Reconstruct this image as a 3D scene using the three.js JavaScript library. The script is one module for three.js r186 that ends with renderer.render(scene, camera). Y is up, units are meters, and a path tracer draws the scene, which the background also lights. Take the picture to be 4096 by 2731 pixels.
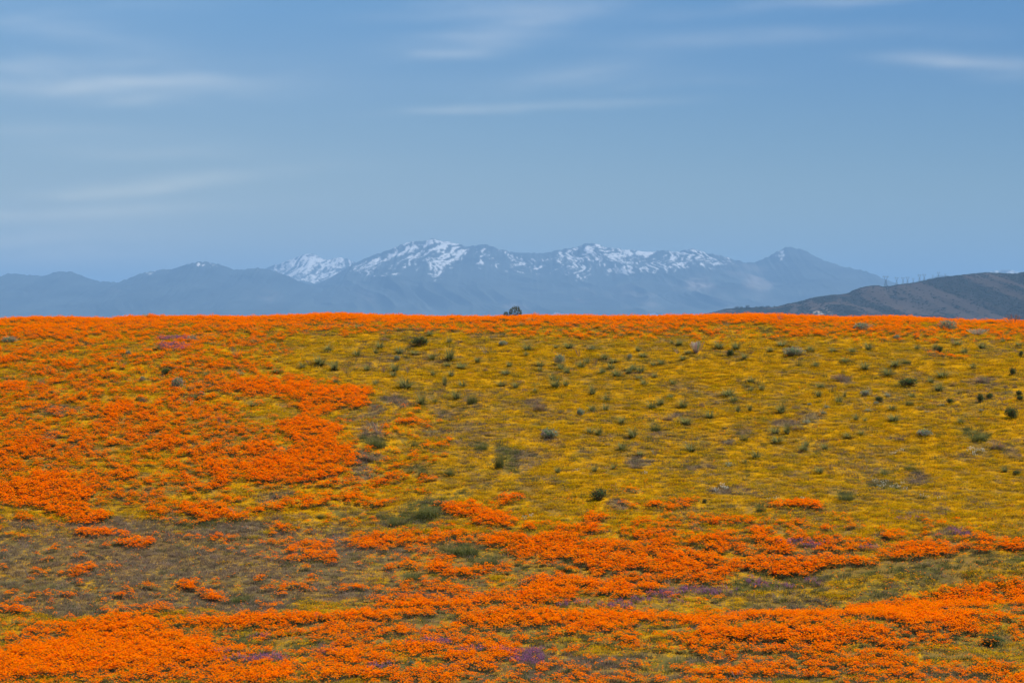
import * as THREE from 'three';
import { mergeGeometries } from 'three/addons/utils/BufferGeometryUtils.js';

// ------------------------------------------------------------------ camera, sun, exposure
const F = 2850, CX = 512, CY = 341, LEVEL = 314.5;          // focal length and horizon row of the 1024 x 682 frame
const PITCH = Math.atan((CY - LEVEL) / F);
const scene = new THREE.Scene();
const camera = new THREE.PerspectiveCamera(THREE.MathUtils.radToDeg(2 * Math.atan(341 / F)), 1024 / 682, 1, 160000);
camera.rotation.x = -PITCH;
scene.add(camera);
const renderer = new THREE.WebGLRenderer({ antialias: true });
renderer.setSize(1024, 682);
renderer.toneMapping = THREE.LinearToneMapping;
renderer.toneMappingExposure = 2.0;
renderer.shadowMap.enabled = true;

const SUN = new THREE.Vector3(0.62, 1.05, -0.30).normalize();
const sun = new THREE.DirectionalLight(new THREE.Color(1, 0.955, 0.86), 3.6);
sun.name = 'sun';
sun.target.position.set(0, -5, -105);
sun.position.copy(sun.target.position).addScaledVector(SUN, 200);
sun.castShadow = true;
Object.assign(sun.shadow.camera, { left: -70, right: 70, top: 70, bottom: -70, near: 10, far: 400 });
sun.shadow.mapSize.set(2048, 2048);
scene.add(sun, sun.target);
scene.fog = new THREE.FogExp2(new THREE.Color().setRGB(0.335, 0.605, 0.95), 2.9e-5);

// ------------------------------------------------------------------ random numbers and noise
function rng(seed) {
  let a = seed >>> 0;
  return () => { a = (a + 0x6d2b79f5) | 0; let t = Math.imul(a ^ (a >>> 15), 1 | a); t = (t + Math.imul(t ^ (t >>> 7), 61 | t)) ^ t; return ((t ^ (t >>> 14)) >>> 0) / 4294967296; };
}
const clamp = (x, a = 0, b = 1) => (x < a ? a : x > b ? b : x), mix = (a, b, t) => a + (b - a) * t;
const smooth = (a, b, x) => { const t = clamp((x - a) / (b - a)); return t * t * (3 - 2 * t); };
function hash(ix, iy) { let h = Math.imul(ix, 374761393) + Math.imul(iy, 668265263); h = Math.imul(h ^ (h >>> 13), 1274126177); return ((h ^ (h >>> 16)) >>> 0) / 4294967296; }
function vnoise(x, y) {                                      // value noise, 0 to 1
  const ix = Math.floor(x), iy = Math.floor(y), fx = x - ix, fy = y - iy, a = fx * fx * (3 - 2 * fx), b = fy * fy * (3 - 2 * fy);
  return mix(mix(hash(ix, iy), hash(ix + 1, iy), a), mix(hash(ix, iy + 1), hash(ix + 1, iy + 1), a), b);
}
function fbm(x, y, n = 4) { let s = 0, a = 0.5, t = 0; for (let i = 0; i < n; i++) { s += a * vnoise(x, y); t += a; x = x * 2.03 + 17.3; y = y * 2.03 + 9.1; a *= 0.5; } return s / t; }
function ridged(x, y, n = 4) { let s = 0, a = 0.5, t = 0; for (let i = 0; i < n; i++) { s += a * (1 - Math.abs(2 * vnoise(x, y) - 1)); t += a; x = x * 2.03 + 31.7; y = y * 2.03 + 5.9; a *= 0.5; } return s / t; }
function curve(points) {                                     // monotone cubic through [x, y] points
  const n = points.length, X = points.map((p) => p[0]), Y = points.map((p) => p[1]), m = [], s = [];
  for (let i = 0; i < n - 1; i++) s.push((Y[i + 1] - Y[i]) / (X[i + 1] - X[i]));
  for (let i = 0; i < n; i++) m.push(i === 0 ? s[0] : i === n - 1 ? s[n - 2] : s[i - 1] * s[i] <= 0 ? 0 : (2 * s[i - 1] * s[i]) / (s[i - 1] + s[i]));
  return (x) => {
    if (x <= X[0]) return Y[0]; if (x >= X[n - 1]) return Y[n - 1];
    let lo = 0, hi = n - 1; while (hi - lo > 1) { const k = (lo + hi) >> 1; if (X[k] <= x) lo = k; else hi = k; }
    const h = X[hi] - X[lo], t = (x - X[lo]) / h, t2 = t * t, t3 = t2 * t;
    return (2 * t3 - 3 * t2 + 1) * Y[lo] + (t3 - 2 * t2 + t) * h * m[lo] + (-2 * t3 + 3 * t2) * Y[hi] + (t3 - t2) * h * m[hi];
  };
}

// ------------------------------------------------------------------ naming
const used = new Map();
function numbered(name) { const n = used.get(name) ?? 0; used.set(name, n + 1); return n ? `${name}_${String(n).padStart(3, '0')}` : name; }
function tag(o, label, category, group, kind) {
  o.userData.label = label;
  if (category) o.userData.category = category;
  if (group) o.userData.group = group;
  if (kind) o.userData.kind = kind;
  return o;
}
function add(o, name) { o.name = numbered(name); o.traverse((c) => { c.castShadow = c.receiveShadow = true; }); scene.add(o); return o; }
const mat = (o) => new THREE.MeshPhysicalMaterial({ roughness: 1, metalness: 0, specularIntensity: 0, side: THREE.DoubleSide, ...o });
const VC = mat({ vertexColors: true }), LEAFY = mat({ vertexColors: true, transmission: 0.42, thickness: 0 });

// ------------------------------------------------------------------ sky: clear blue air with thin cirrus
{
  const W = 4096, H = 2048, data = new Float32Array(W * H * 4);
  const pxPerRad = F;
  // wisps: place in the frame (column, row), half length, half thickness, tilt, strength
  const wisps = [
    [95, 84, 150, 17, 0.02, 0.62], [70, 92, 90, 12, 0.10, 0.42], [190, 74, 110, 12, -0.12, 0.40], [150, 104, 100, 6, -0.02, 0.22],
    [62, 33, 84, 15, 0.14, 0.85], [20, 28, 60, 9, 0.02, 0.35], [30, 58, 20, 5, 0.2, 0.25], [150, 8, 90, 14, -0.05, 0.25],
    [150, 190, 84, 6.5, -0.11, 0.8], [60, 136, 110, 9, 0.03, 0.36], [185, 158, 120, 9, 0.03, 0.24], [90, 212, 130, 10, -0.05, 0.26], [40, 250, 120, 22, 0, 0.30],
    [458, 46, 70, 10, -0.12, 1.0], [505, 6, 84, 11, -0.06, 0.8], [535, 22, 62, 7, -0.14, 0.85], [440, 53, 46, 5, 0.03, 0.6],
    [535, 108, 100, 3, -0.04, 1.1], [585, 84, 110, 13, -0.08, 0.32], [600, 70, 60, 8, -0.2, 0.2], [700, 82, 70, 2.5, 0.01, 0.2],
    [770, 9, 120, 6.5, -0.07, 0.45], [880, 2, 60, 6, -0.12, 0.3], [745, 41, 120, 8, -0.02, 0.34], [830, 34, 90, 6, -0.04, 0.2],
    [985, 68, 80, 6.5, 0.06, 0.62], [930, 64, 60, 4, 0.10, 0.35], [1030, 76, 60, 9, 0.02, 0.4], [965, 42, 40, 6, 0.0, 0.18],
  ];
  const air = [[0, [0.44, 0.52, 0.48]], [2, [0.37, 0.485, 0.495]], [3.5, [0.25, 0.405, 0.53]], [5, [0.172, 0.342, 0.56]], [6.5, [0.135, 0.315, 0.575]], [9, [0.125, 0.30, 0.57]], [15, [0.125, 0.285, 0.545]], [35, [0.09, 0.215, 0.47]], [90, [0.06, 0.15, 0.38]]];
  const ch = [0, 1, 2].map((c) => curve(air.map(([e, v]) => [e, v[c]])));
  const sunDir = SUN, EXP = 2.0;
  for (let r = 0; r < H; r++) {
    const el = ((r + 0.5) / H - 0.5) * Math.PI, y = Math.sin(el), co = Math.cos(el), deg = THREE.MathUtils.radToDeg(Math.max(0, el));
    const base = ch.map((f) => f(deg));
    for (let c = 0; c < W; c++) {
      const az = ((c + 0.5) / W - 0.5) * 2 * Math.PI, x = Math.cos(az) * co, z = Math.sin(az) * co, i = (r * W + c) * 4;
      if (el < -0.01) { data[i] = 0.2; data[i + 1] = 0.2; data[i + 2] = 0.18; data[i + 3] = 1; continue; }
      let round = Math.atan2(x, -z);                         // 0 ahead of the lens, to the right positive
      const cosS = x * sunDir.x + y * sunDir.y + z * sunDir.z, glow = 0.55 * Math.pow(Math.max(0, cosS), 14) + 0.12 * Math.pow(Math.max(0, cosS), 3);
      const cu = CX + Math.tan(clamp(round, -1.2, 1.2)) * pxPerRad, cv = LEVEL - Math.tan(Math.min(el, 1.4)) * pxPerRad;
      let a = 0;
      if (Math.abs(round) < 0.35 && el < 0.2) {
        const wx = (fbm(cu / 90, cv / 22, 3) - 0.5) * 26, wy = (fbm(cu / 70 + 40, cv / 26 + 7, 4) - 0.5) * 13;
        const fib = fbm((cu + 1.6 * cv) / 170 + 9, (cv + 0.045 * cu + 18 * (fbm(cu / 110, cv / 40, 2) - 0.5)) / 12, 4), fibre = 0.2 + 1.15 * smooth(0.22, 0.85, fib);
        let keep = 1;
        for (const [wu, wv, ru, rv, tilt, s] of wisps) {
          const du = cu + wx - wu, dv = cv + wy * Math.min(1, rv / 9) - wv, p = (du * Math.cos(tilt) + dv * Math.sin(tilt)) / ru, q = (-du * Math.sin(tilt) + dv * Math.cos(tilt)) / rv;
          const d2 = p * p + (q > 0 ? q * q * 2.2 : q * q * 0.8);
          if (d2 < 6) keep *= 1 - clamp(s * 0.44 * Math.exp(-d2 * 0.75) * fibre);
        }
        a = 1 - keep;
      }
      // the same thin cirrus over the rest of the sky
      const k = 1 / Math.max(0.06, y), px = x * k, pz = z * k;
      const cir = smooth(0.52, 0.86, fbm(px * 0.7 + pz * 0.25 + 11, pz * 2.6 + 3, 4)) * smooth(0.02, 0.2, y) * 0.45;
      const inFrame = smooth(0.3, 0.42, Math.abs(round)) + smooth(0.14, 0.24, el);
      a = 1 - (1 - a) * (1 - cir * clamp(inFrame));
      const side = -0.2 * Math.sin(clamp(round, -0.26, 0.26) * 6) * (1 - smooth(0.5, 1.5, Math.abs(round)));  // the air is paler towards the left of the view
      const veil = clamp(0.10 * smooth(0.10, -0.2, round) * smooth(0.14, 0.02, el));
      const lift = clamp(1 / Math.exp(-2.9e-5 * Math.min(46000, 1370 / Math.max(0.02, y))), 1, 3);   // high cloud seen through more of the haze
      for (let q = 0; q < 3; q++) {
        let v = base[q] * (1 + side * [1.25, 0.8, 0.45][q]) * (1 + glow * [1.7, 1.25, 0.9][q]);
        v = mix(v, [0.38, 0.46, 0.58][q], veil * 2);
        data[i + q] = (v + a * [0.36, 0.285, 0.17][q] * lift * (1 + glow)) / EXP;
      }
      data[i + 3] = 1;
    }
  }
  const sky = new THREE.DataTexture(data, W, H, THREE.RGBAFormat, THREE.FloatType);
  sky.mapping = THREE.EquirectangularReflectionMapping;
  sky.magFilter = THREE.LinearFilter;
  sky.needsUpdate = true;
  scene.background = sky;
  scene.environment = sky;
}

// ------------------------------------------------------------------ the shape of the ground
const profile = curve([[-60, 3], [-20, -0.2], [0, -1.7], [8, -2.7], [20, -5], [35, -7.6], [50, -9.2], [62, -9.65], [70, -9.47], [80, -9.14], [95, -7.52], [110, -5.23], [125, -2.65], [135, -1.02], [142, -0.27], [148, 0], [156, -0.2], [170, -1.5], [200, -6], [260, -16], [340, -26], [420, -30]]);
const crestWave = curve([[-60, 0.1], [-27, -0.09], [-24, -0.02], [-18, 0.03], [-9, 0.1], [-3, 0.06], [3, 0.03], [10, 0.12], [14, 0.12], [17, 0.0], [20, 0.03], [24, -0.12], [28, -0.1], [60, 0.1]]);
function groundY(x, d) {
  let y = profile(d) - 0.24 * smooth(60, 146, d);
  const near = smooth(40, 66, d) * (1 - smooth(200, 300, d));
  y += (crestWave(x) * 1.1 - 0.06 + (fbm(x / 1.6 + 4, 3.3, 3) - 0.5) * 0.12) * smooth(120, 146, d) * (1 - smooth(170, 230, d));
  y += near * ((fbm(x / 19 + 3, d / 19 + 8, 2) - 0.5) * 0.8 * (1 - smooth(126, 142, d)) + (fbm(x / 3.1, d / 3.1, 3) - 0.5) * 0.2);
  // a shallow draw that comes down from the right between two low swells
  const line = d - (84.3 + 0.34 * Math.max(0, x - 2)), s = smooth(0, 12, x);
  y += near * s * (-0.42 * Math.exp(-((line / 2.2) ** 2)) + 0.25 * Math.exp(-(((line + 6) / 3) ** 2)));
  // the washed gully in the middle of the slope
  const gx = -6.0 + (d - 100) * 0.16 + Math.sin(d * 0.5) * 0.25;
  y -= 0.28 * Math.exp(-(((x - gx) / 1.0) ** 2)) * smooth(93, 100, d) * (1 - smooth(118, 124, d));
  return y;
}
const cosP = Math.cos(PITCH), sinP = Math.sin(PITCH);
function rayDir(u, v) { const a = (u - CX) / F, b = (CY - v) / F; return [a, b * cosP - sinP, cosP + b * sinP]; }   // x, y, distance ahead
function spot(u, v) {                                        // the place on the hill that is seen at column u, row v
  const [a, b, c] = rayDir(u, Math.max(v, LEVEL - 1)); let d = 60, step = 0.25;
  for (; d < 150; d += step) if (b / c * d < groundY(a / c * d, d)) break;
  let lo = d - step, hi = d;
  for (let i = 0; i < 12; i++) { const m = (lo + hi) / 2; if (b / c * m < groundY(a / c * m, m)) hi = m; else lo = m; }
  d = Math.min(hi, 148.5);
  return { x: a / c * d, d, y: groundY(a / c * d, d) };
}
function far(u, v, dist) { const [a, b, c] = rayDir(u, v); return { x: a / c * dist, y: b / c * dist, z: -dist }; }

// ------------------------------------------------------------------ what grows where: patches on the hill, each at its place in metres
// [column, row, half width, half height, strength] on two sheets of sketch paper that cover the left and the right half of the slope
const sheet = (x0, list) => {
  const out = [];
  for (const [x, y, rx, ry, s] of list) {
    const u = x0 + x / 4.207, v = 310 + y / 4.207, p = spot(u, v), k = F / p.d;
    const far_ = spot(u, Math.max(LEVEL, v - ry / 4.207)), near_ = spot(u, Math.min(684, v + ry / 4.207));
    out.push({ x: p.x, d: p.d, rx: rx / 4.207 / k, rd: Math.max(0.35, (far_.d - near_.d) / 2), s });
  }
  return out;
};
const poppyPatches = [
  ...sheet(0, [[80, 205, 60, 22, .8], [250, 240, 75, 25, .85], [260, 145, 60, 18, .5], [450, 175, 70, 18, .5], [500, 300, 130, 20, .5], [60, 330, 90, 25, .85], [270, 305, 60, 18, .7], [380, 368, 100, 18, .9], [640, 350, 90, 30, .5], [480, 435, 70, 45, 1],
    [600, 450, 80, 30, .7], [740, 420, 80, 30, .6], [660, 490, 90, 30, .85], [430, 500, 60, 25, .7], [100, 480, 150, 40, .6], [130, 570, 140, 40, .9], [30, 580, 60, 40, .95], [700, 570, 70, 28, 1], [690, 640, 50, 15, .8], [540, 690, 55, 22, .8],
    [60, 650, 120, 40, .7], [160, 740, 190, 50, 1], [60, 790, 130, 40, 1], [240, 800, 140, 40, .95], [100, 885, 50, 25, .95], [280, 850, 70, 30, .95], [350, 875, 55, 22, 1], [900, 600, 110, 45, .7], [880, 730, 50, 25, 1], [950, 680, 80, 40, .8],
    [1080, 590, 90, 40, 1], [1100, 690, 110, 50, 1], [1200, 640, 120, 45, .95], [1010, 320, 70, 35, .8], [980, 345, 60, 18, .9], [1080, 290, 90, 20, .6], [1130, 330, 90, 40, .85], [1260, 340, 90, 50, 1], [1400, 370, 140, 50, 1], [1500, 385, 60, 45, 1],
    [1330, 420, 90, 40, .9], [1290, 490, 90, 50, 1], [1390, 510, 100, 60, 1], [1340, 590, 110, 50, 1], [1420, 620, 60, 50, .9], [1300, 690, 120, 40, .9], [1220, 300, 70, 15, .6], [1360, 300, 50, 18, .6], [1430, 750, 120, 25, .7]]),
  ...sheet(0, [[870, 845, 80, 30, .9], [980, 870, 60, 25, .9], [1120, 835, 110, 25, 1], [1300, 830, 130, 25, .8], [1480, 830, 120, 25, .8], [720, 840, 90, 25, .6], [600, 800, 100, 30, .5], [430, 945, 62, 18, 1], [345, 955, 38, 14, .7], [600, 993, 66, 16, 1],
    [315, 1100, 52, 20, .9], [440, 1090, 40, 12, .6], [800, 1178, 60, 14, .9], [720, 1140, 60, 10, .5], [230, 1190, 120, 15, .4], [560, 1195, 120, 10, .6], [890, 1210, 45, 16, .8], [80, 1285, 100, 20, .8], [560, 1270, 200, 25, .5],
    [450, 1350, 330, 55, 1], [500, 1450, 480, 95, 1], [150, 1490, 250, 85, 1], [100, 1390, 150, 30, .4], [1150, 1300, 350, 38, 1], [1500, 1290, 300, 30, .9], [1800, 1240, 250, 25, .9], [2050, 1310, 120, 45, 1], [2050, 1220, 150, 30, .8],
    [1000, 1440, 120, 20, .8], [1200, 1380, 120, 20, .8], [1500, 1370, 150, 30, .8], [1400, 1470, 200, 30, .9], [1700, 1440, 120, 25, .9], [1900, 1500, 250, 40, .8], [1400, 1530, 300, 35, 1], [1750, 1545, 200, 20, .9], [2100, 1450, 80, 50, .8], [1000, 1540, 150, 30, .7],
    [1650, 710, 50, 18, 1], [1630, 750, 120, 18, .8], [1800, 735, 60, 12, .6], [1740, 490, 70, 14, .9], [1690, 425, 36, 9, .5], [1860, 570, 50, 10, .6], [1980, 850, 90, 35, .95], [2090, 880, 80, 35, .95], [2120, 820, 60, 20, .7], [1900, 830, 50, 15, .7],
    [1400, 1000, 250, 25, .6], [1250, 1050, 130, 25, .6], [1620, 970, 150, 30, .7], [1900, 950, 180, 25, .7], [2100, 960, 80, 30, .9], [1870, 1070, 50, 28, .9], [1960, 1090, 150, 20, .7], [1640, 1060, 200, 20, .4], [1360, 1170, 160, 20, .6], [1600, 1170, 160, 18, .6], [1880, 1188, 70, 10, .8], [1180, 1150, 60, 10, .5], [1180, 940, 90, 15, .6]]),
  ...sheet(512, [[370, 885, 60, 20, 1], [260, 925, 110, 25, .9], [60, 910, 70, 20, .8], [120, 975, 180, 35, 1], [200, 1010, 250, 30, 1], [420, 975, 110, 28, .9], [600, 1000, 150, 40, .9], [560, 930, 120, 18, .6], [700, 955, 110, 25, .8], [620, 905, 150, 12, .5],
    [900, 895, 90, 18, .8], [880, 990, 110, 30, .9], [1090, 950, 60, 20, .9], [960, 940, 100, 18, .6], [1100, 990, 130, 25, .8], [1280, 975, 120, 25, .6], [1160, 845, 112, 18, 1], [600, 830, 110, 15, .8], [230, 810, 18, 10, .9], [490, 765, 40, 12, .7],
    [620, 735, 60, 20, .4], [700, 805, 100, 10, .5], [1340, 920, 40, 12, .7], [1500, 965, 130, 18, .6], [1500, 1010, 300, 18, .6], [1700, 1015, 130, 22, .9], [1880, 1010, 80, 22, .9], [1640, 1045, 130, 14, .9], [2000, 970, 55, 22, 1], [2120, 985, 60, 18, .9], [1430, 1010, 70, 12, .5], [1860, 1025, 200, 12, .7],
    [400, 1060, 300, 30, .9], [700, 1060, 250, 30, .9], [1000, 1060, 250, 26, .9], [1250, 1065, 200, 20, .95], [1000, 1098, 300, 18, .95], [1450, 1065, 100, 12, .9], [700, 1120, 250, 18, .9], [250, 1150, 250, 25, .95], [500, 1160, 120, 16, .9], [120, 1190, 150, 30, 1], [400, 1195, 160, 18, .9], [100, 1230, 150, 20, .8]]),
  ...sheet(512, [[100, 1290, 250, 35, 1], [400, 1300, 250, 30, 1], [650, 1305, 150, 22, .9], [1000, 1300, 120, 18, .9], [850, 1330, 150, 30, 1], [300, 1350, 200, 25, .8], [1050, 1360, 150, 30, 1], [1250, 1305, 180, 22, 1], [1300, 1370, 200, 40, 1], [1550, 1205, 100, 18, 1], [1420, 1230, 45, 13, .9],
    [1700, 1185, 140, 26, 1], [1850, 1155, 90, 16, .7], [2050, 1130, 110, 18, 1], [2000, 1170, 150, 30, 1], [1800, 1230, 250, 40, 1], [2100, 1220, 60, 50, 1], [1600, 1280, 250, 35, 1], [1900, 1310, 250, 40, 1], [1500, 1350, 200, 30, .9], [1300, 1440, 250, 30, .9], [1650, 1400, 200, 30, .9], [1500, 1470, 200, 30, .9],
    [2000, 1500, 160, 30, .7], [1700, 1520, 150, 25, .8], [600, 1400, 200, 25, .6], [400, 1410, 120, 15, .7], [850, 1420, 120, 15, .7], [1000, 1450, 80, 20, .9], [150, 1380, 150, 20, .6], [1000, 1540, 350, 20, .7], [450, 1530, 120, 12, .6], [1300, 1520, 200, 20, .7], [2050, 1540, 100, 20, .9], [1820, 198, 100, 6, .6], [2060, 1004, 110, 14, .95], [2130, 1000, 40, 20, 1], [730, 88, 40, 10, .9], [530, 120, 60, 14, .4]]),
];
const dryPatches = [
  ...sheet(0, [[500, 905, 260, 38, .9], [950, 925, 170, 42, 1], [650, 1065, 560, 75, .75], [150, 1050, 160, 40, .6], [1150, 790, 100, 25, .8], [1500, 1010, 260, 40, .6], [1500, 650, 42, 90, .85], [1690, 388, 70, 22, 1], [1570, 430, 34, 40, .8], [1590, 500, 50, 35, .8], [1540, 615, 70, 22, .9], [1000, 1220, 300, 40, .7], [400, 1250, 420, 22, .7], [1450, 1200, 380, 22, .7], [1850, 1200, 180, 18, .6],
    [1850, 440, 90, 30, .7], [1900, 500, 120, 30, .5], [60, 910, 80, 30, .8], [30, 1080, 120, 30, .4], [260, 420, 50, 18, .6], [240, 520, 30, 20, .7], [2000, 1490, 130, 18, .8], [1100, 1460, 110, 14, .5], [1250, 900, 160, 30, .4], [1640, 1040, 120, 20, .7]]),
  ...sheet(512, [[660, 445, 32, 14, 1], [110, 400, 50, 22, .95], [1380, 278, 40, 16, 1], [1180, 485, 60, 18, 1], [915, 555, 35, 12, 1], [520, 650, 60, 15, .9], [885, 760, 70, 18, 1], [1700, 705, 60, 30, .8], [1820, 832, 60, 12, .8], [470, 825, 45, 20, .9], [170, 540, 60, 24, .6], [40, 630, 70, 40, .7], [400, 560, 30, 14, .7], [1980, 290, 60, 22, .7],
    [2060, 580, 60, 25, .7], [1600, 540, 50, 14, .6], [1760, 850, 120, 16, .5], [1680, 840, 50, 12, .7], [1260, 430, 60, 30, .5], [980, 750, 50, 14, .5], [330, 590, 60, 30, .4], [760, 660, 60, 20, .4], [1870, 950, 80, 14, .8], [1040, 1180, 250, 20, .5], [1200, 1200, 300, 24, .5], [230, 1130, 220, 16, .9], [350, 1480, 240, 30, .9], [100, 1480, 120, 30, .7], [500, 1540, 300, 18, .7], [900, 1490, 200, 16, .5], [1850, 1180, 60, 10, .3], [1200, 1250, 90, 24, .5], [80, 1530, 100, 20, .6]]),
];
const greenPatches = [
  ...sheet(0, [[1800, 845, 140, 60, 1], [1650, 880, 90, 40, .8], [1950, 1000, 100, 35, 1], [2050, 1050, 80, 28, 1], [1740, 1115, 50, 18, .9], [1870, 1130, 50, 14, .9], [1590, 545, 60, 25, .9], [1780, 680, 50, 24, .9], [2020, 570, 50, 18, .9], [2120, 620, 50, 55, .9], [830, 890, 100, 30, .9], [1010, 1210, 60, 20, .9], [600, 905, 150, 25, .5], [1900, 770, 100, 20, .6], [1740, 560, 60, 20, .7],
    [1400, 860, 60, 20, .6], [950, 1390, 160, 26, .9], [1400, 1340, 200, 16, .7], [1800, 1310, 160, 20, .6], [1600, 1480, 200, 14, .6], [1250, 1420, 160, 14, .7], [350, 1340, 90, 12, .7], [1400, 940, 60, 20, .6], [150, 1160, 150, 20, .6], [1250, 1330, 120, 10, .6], [300, 1250, 120, 10, .4], [160, 300, 40, 12, .7], [430, 580, 60, 14, .4], [560, 760, 60, 10, .5], [1200, 580, 60, 16, .5]]),
  ...sheet(512, [[220, 1075, 52, 16, 1], [510, 1110, 45, 16, .9], [1960, 520, 80, 26, .9], [1400, 780, 60, 24, .8], [1080, 88, 56, 16, .8], [2030, 1385, 70, 22, .9], [1500, 1085, 130, 10, .9], [1200, 1118, 180, 10, .9], [1000, 1140, 110, 9, .8], [1800, 1060, 200, 12, .9], [2050, 1045, 120, 16, .8], [600, 480, 50, 16, .6], [980, 530, 40, 12, .8], [1600, 1090, 300, 18, .6], [1900, 1080, 250, 24, .6], [1040, 835, 50, 18, .7], [1580, 740, 60, 22, .8], [150, 470, 60, 16, .5], [60, 1090, 80, 16, .7], [850, 1190, 160, 16, .4], [250, 1410, 240, 18, .6], [1000, 1400, 70, 16, .8], [700, 1480, 120, 18, .6], [1150, 1010, 150, 14, .5], [1760, 1440, 120, 16, .5], [1900, 700, 50, 12, .5], [1000, 70, 120, 8, .4]]),
];
const purplePatches = [...sheet(0, [[740, 125, 70, 8, .8], [720, 155, 60, 12, .7], [1850, 1400, 70, 12, .9], [1690, 1418, 60, 8, .7], [1100, 1480, 90, 18, .8], [980, 1475, 40, 12, .5], [1380, 1440, 40, 10, .6], [860, 1440, 40, 10, .4], [2100, 1450, 60, 10, .6], [1350, 1300, 30, 6, .4], [1600, 1500, 60, 10, .4], [1960, 1450, 60, 10, .5], [1120, 1380, 50, 10, .5]]),
  ...sheet(512, [[700, 1190, 110, 12, 1], [620, 1198, 60, 14, 1], [820, 1178, 90, 10, .8], [450, 1252, 70, 11, .9], [60, 1475, 80, 28, 1], [100, 1450, 50, 14, 1], [1100, 1150, 100, 10, .5], [1290, 1138, 50, 8, .7], [1900, 955, 60, 8, .7], [1250, 990, 90, 10, .5], [1450, 1010, 60, 8, .4], [1650, 890, 70, 6, .3], [250, 1250, 80, 8, .4], [900, 1160, 50, 10, .5], [650, 1240, 200, 12, .35]])];
const whitePatches = sheet(512, [[885, 758, 44, 16, 1], [1140, 806, 70, 12, .8], [1590, 740, 50, 18, .9], [1915, 598, 42, 20, .9], [1905, 555, 30, 12, .6], [60, 882, 40, 8, .6], [1740, 790, 50, 6, .3], [2110, 630, 30, 8, .4], [2120, 822, 24, 8, .5], [300, 680, 60, 12, .25], [560, 690, 40, 10, .25], [900, 660, 60, 14, .3], [1610, 610, 40, 8, .35], [1560, 730, 20, 8, .8]]);
const goldBoost = [...sheet(0, [[1530, 520, 26, 50, 1], [1490, 590, 40, 18, .8], [1350, 800, 130, 16, .9], [1300, 790, 120, 16, .8], [100, 1140, 150, 24, .5], [40, 1030, 70, 22, .8], [330, 1150, 150, 20, .4], [2090, 470, 90, 60, .8], [1830, 400, 120, 12, .8], [1180, 200, 500, 60, .4], [1960, 870, 30, 10, .7], [2080, 930, 80, 14, .9], [1200, 1050, 40, 14, .6], [1180, 1540, 120, 18, .6], [2060, 1360, 90, 14, .6], [820, 680, 120, 50, .45], [700, 320, 160, 60, .5], [1120, 430, 130, 40, .5]]),
  ...sheet(512, [[300, 400, 700, 60, .8], [700, 330, 500, 40, .7], [1100, 640, 380, 60, .9], [1750, 650, 350, 90, .6], [1500, 1130, 380, 30, .8], [1250, 1190, 250, 26, .7], [1950, 1090, 200, 26, .7], [850, 1210, 180, 18, .6], [1200, 300, 400, 40, .7], [1100, 1235, 120, 12, .6], [2060, 1450, 80, 20, .7], [600, 870, 300, 25, .6], [2000, 860, 160, 40, .5]])];

const FX0 = -40, FX1 = 40, FD0 = 58, FD1 = 154, CELL = 0.1, NX = Math.round((FX1 - FX0) / CELL) + 1, ND = Math.round((FD1 - FD0) / CELL) + 1;
function field(list, warp, seed, soft = 0.62) {
  const out = new Float32Array(NX * ND);
  for (const p of list) {
    const reach = 1.3, i0 = Math.max(0, Math.floor((p.x - p.rx * reach - warp - FX0) / CELL)), i1 = Math.min(NX - 1, Math.ceil((p.x + p.rx * reach + warp - FX0) / CELL));
    const j0 = Math.max(0, Math.floor((p.d - p.rd * reach - warp * 2 - FD0) / CELL)), j1 = Math.min(ND - 1, Math.ceil((p.d + p.rd * reach + warp * 2 - FD0) / CELL));
    for (let j = j0; j <= j1; j++) for (let i = i0; i <= i1; i++) {
      const n = j * NX + i, dx = (FX0 + i * CELL + WX[n] * warp - p.x) / p.rx, dd = (FD0 + j * CELL + WD[n] * warp * 1.8 - p.d) / p.rd, r = Math.sqrt(dx * dx + dd * dd);
      if (r < reach) { const s = p.s * smooth(reach, soft, r); if (s > out[n]) out[n] = s; }
    }
  }
  return out;
}
const WX = new Float32Array(NX * ND), WD = new Float32Array(NX * ND), FINE = new Float32Array(NX * ND), CLUMP = new Float32Array(NX * ND);
for (let j = 0; j < ND; j++) for (let i = 0; i < NX; i++) {
  const x = FX0 + i * CELL, d = FD0 + j * CELL, n = j * NX + i;
  WX[n] = (fbm(x / 1.6 + 5, d / 2.2 + 1, 3) - 0.5) * 2.4; WD[n] = (fbm(x / 1.9 + 60, d / 2.4 + 30, 3) - 0.5) * 2.4;
  FINE[n] = fbm(x / 0.42 + 9, d / 0.6 + 4, 2); CLUMP[n] = fbm(x / 1.5 + 71, d / 2.4 + 13, 3);
}
const fPoppy = field(poppyPatches, 0.75, 1), fDry = field(dryPatches, 0.7, 2), fGreen = field(greenPatches, 0.5, 3), fPurple = field(purplePatches, 0.5, 4), fWhite = field(whitePatches, 0.35, 5), fHalo = field(poppyPatches.map((p) => ({ ...p, rx: p.rx * 1.35 + 0.5, rd: p.rd * 1.35 + 1.1 })), 0.9, 1, 0.3), fGold = field(goldBoost, 1, 6, 0.3);
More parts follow.
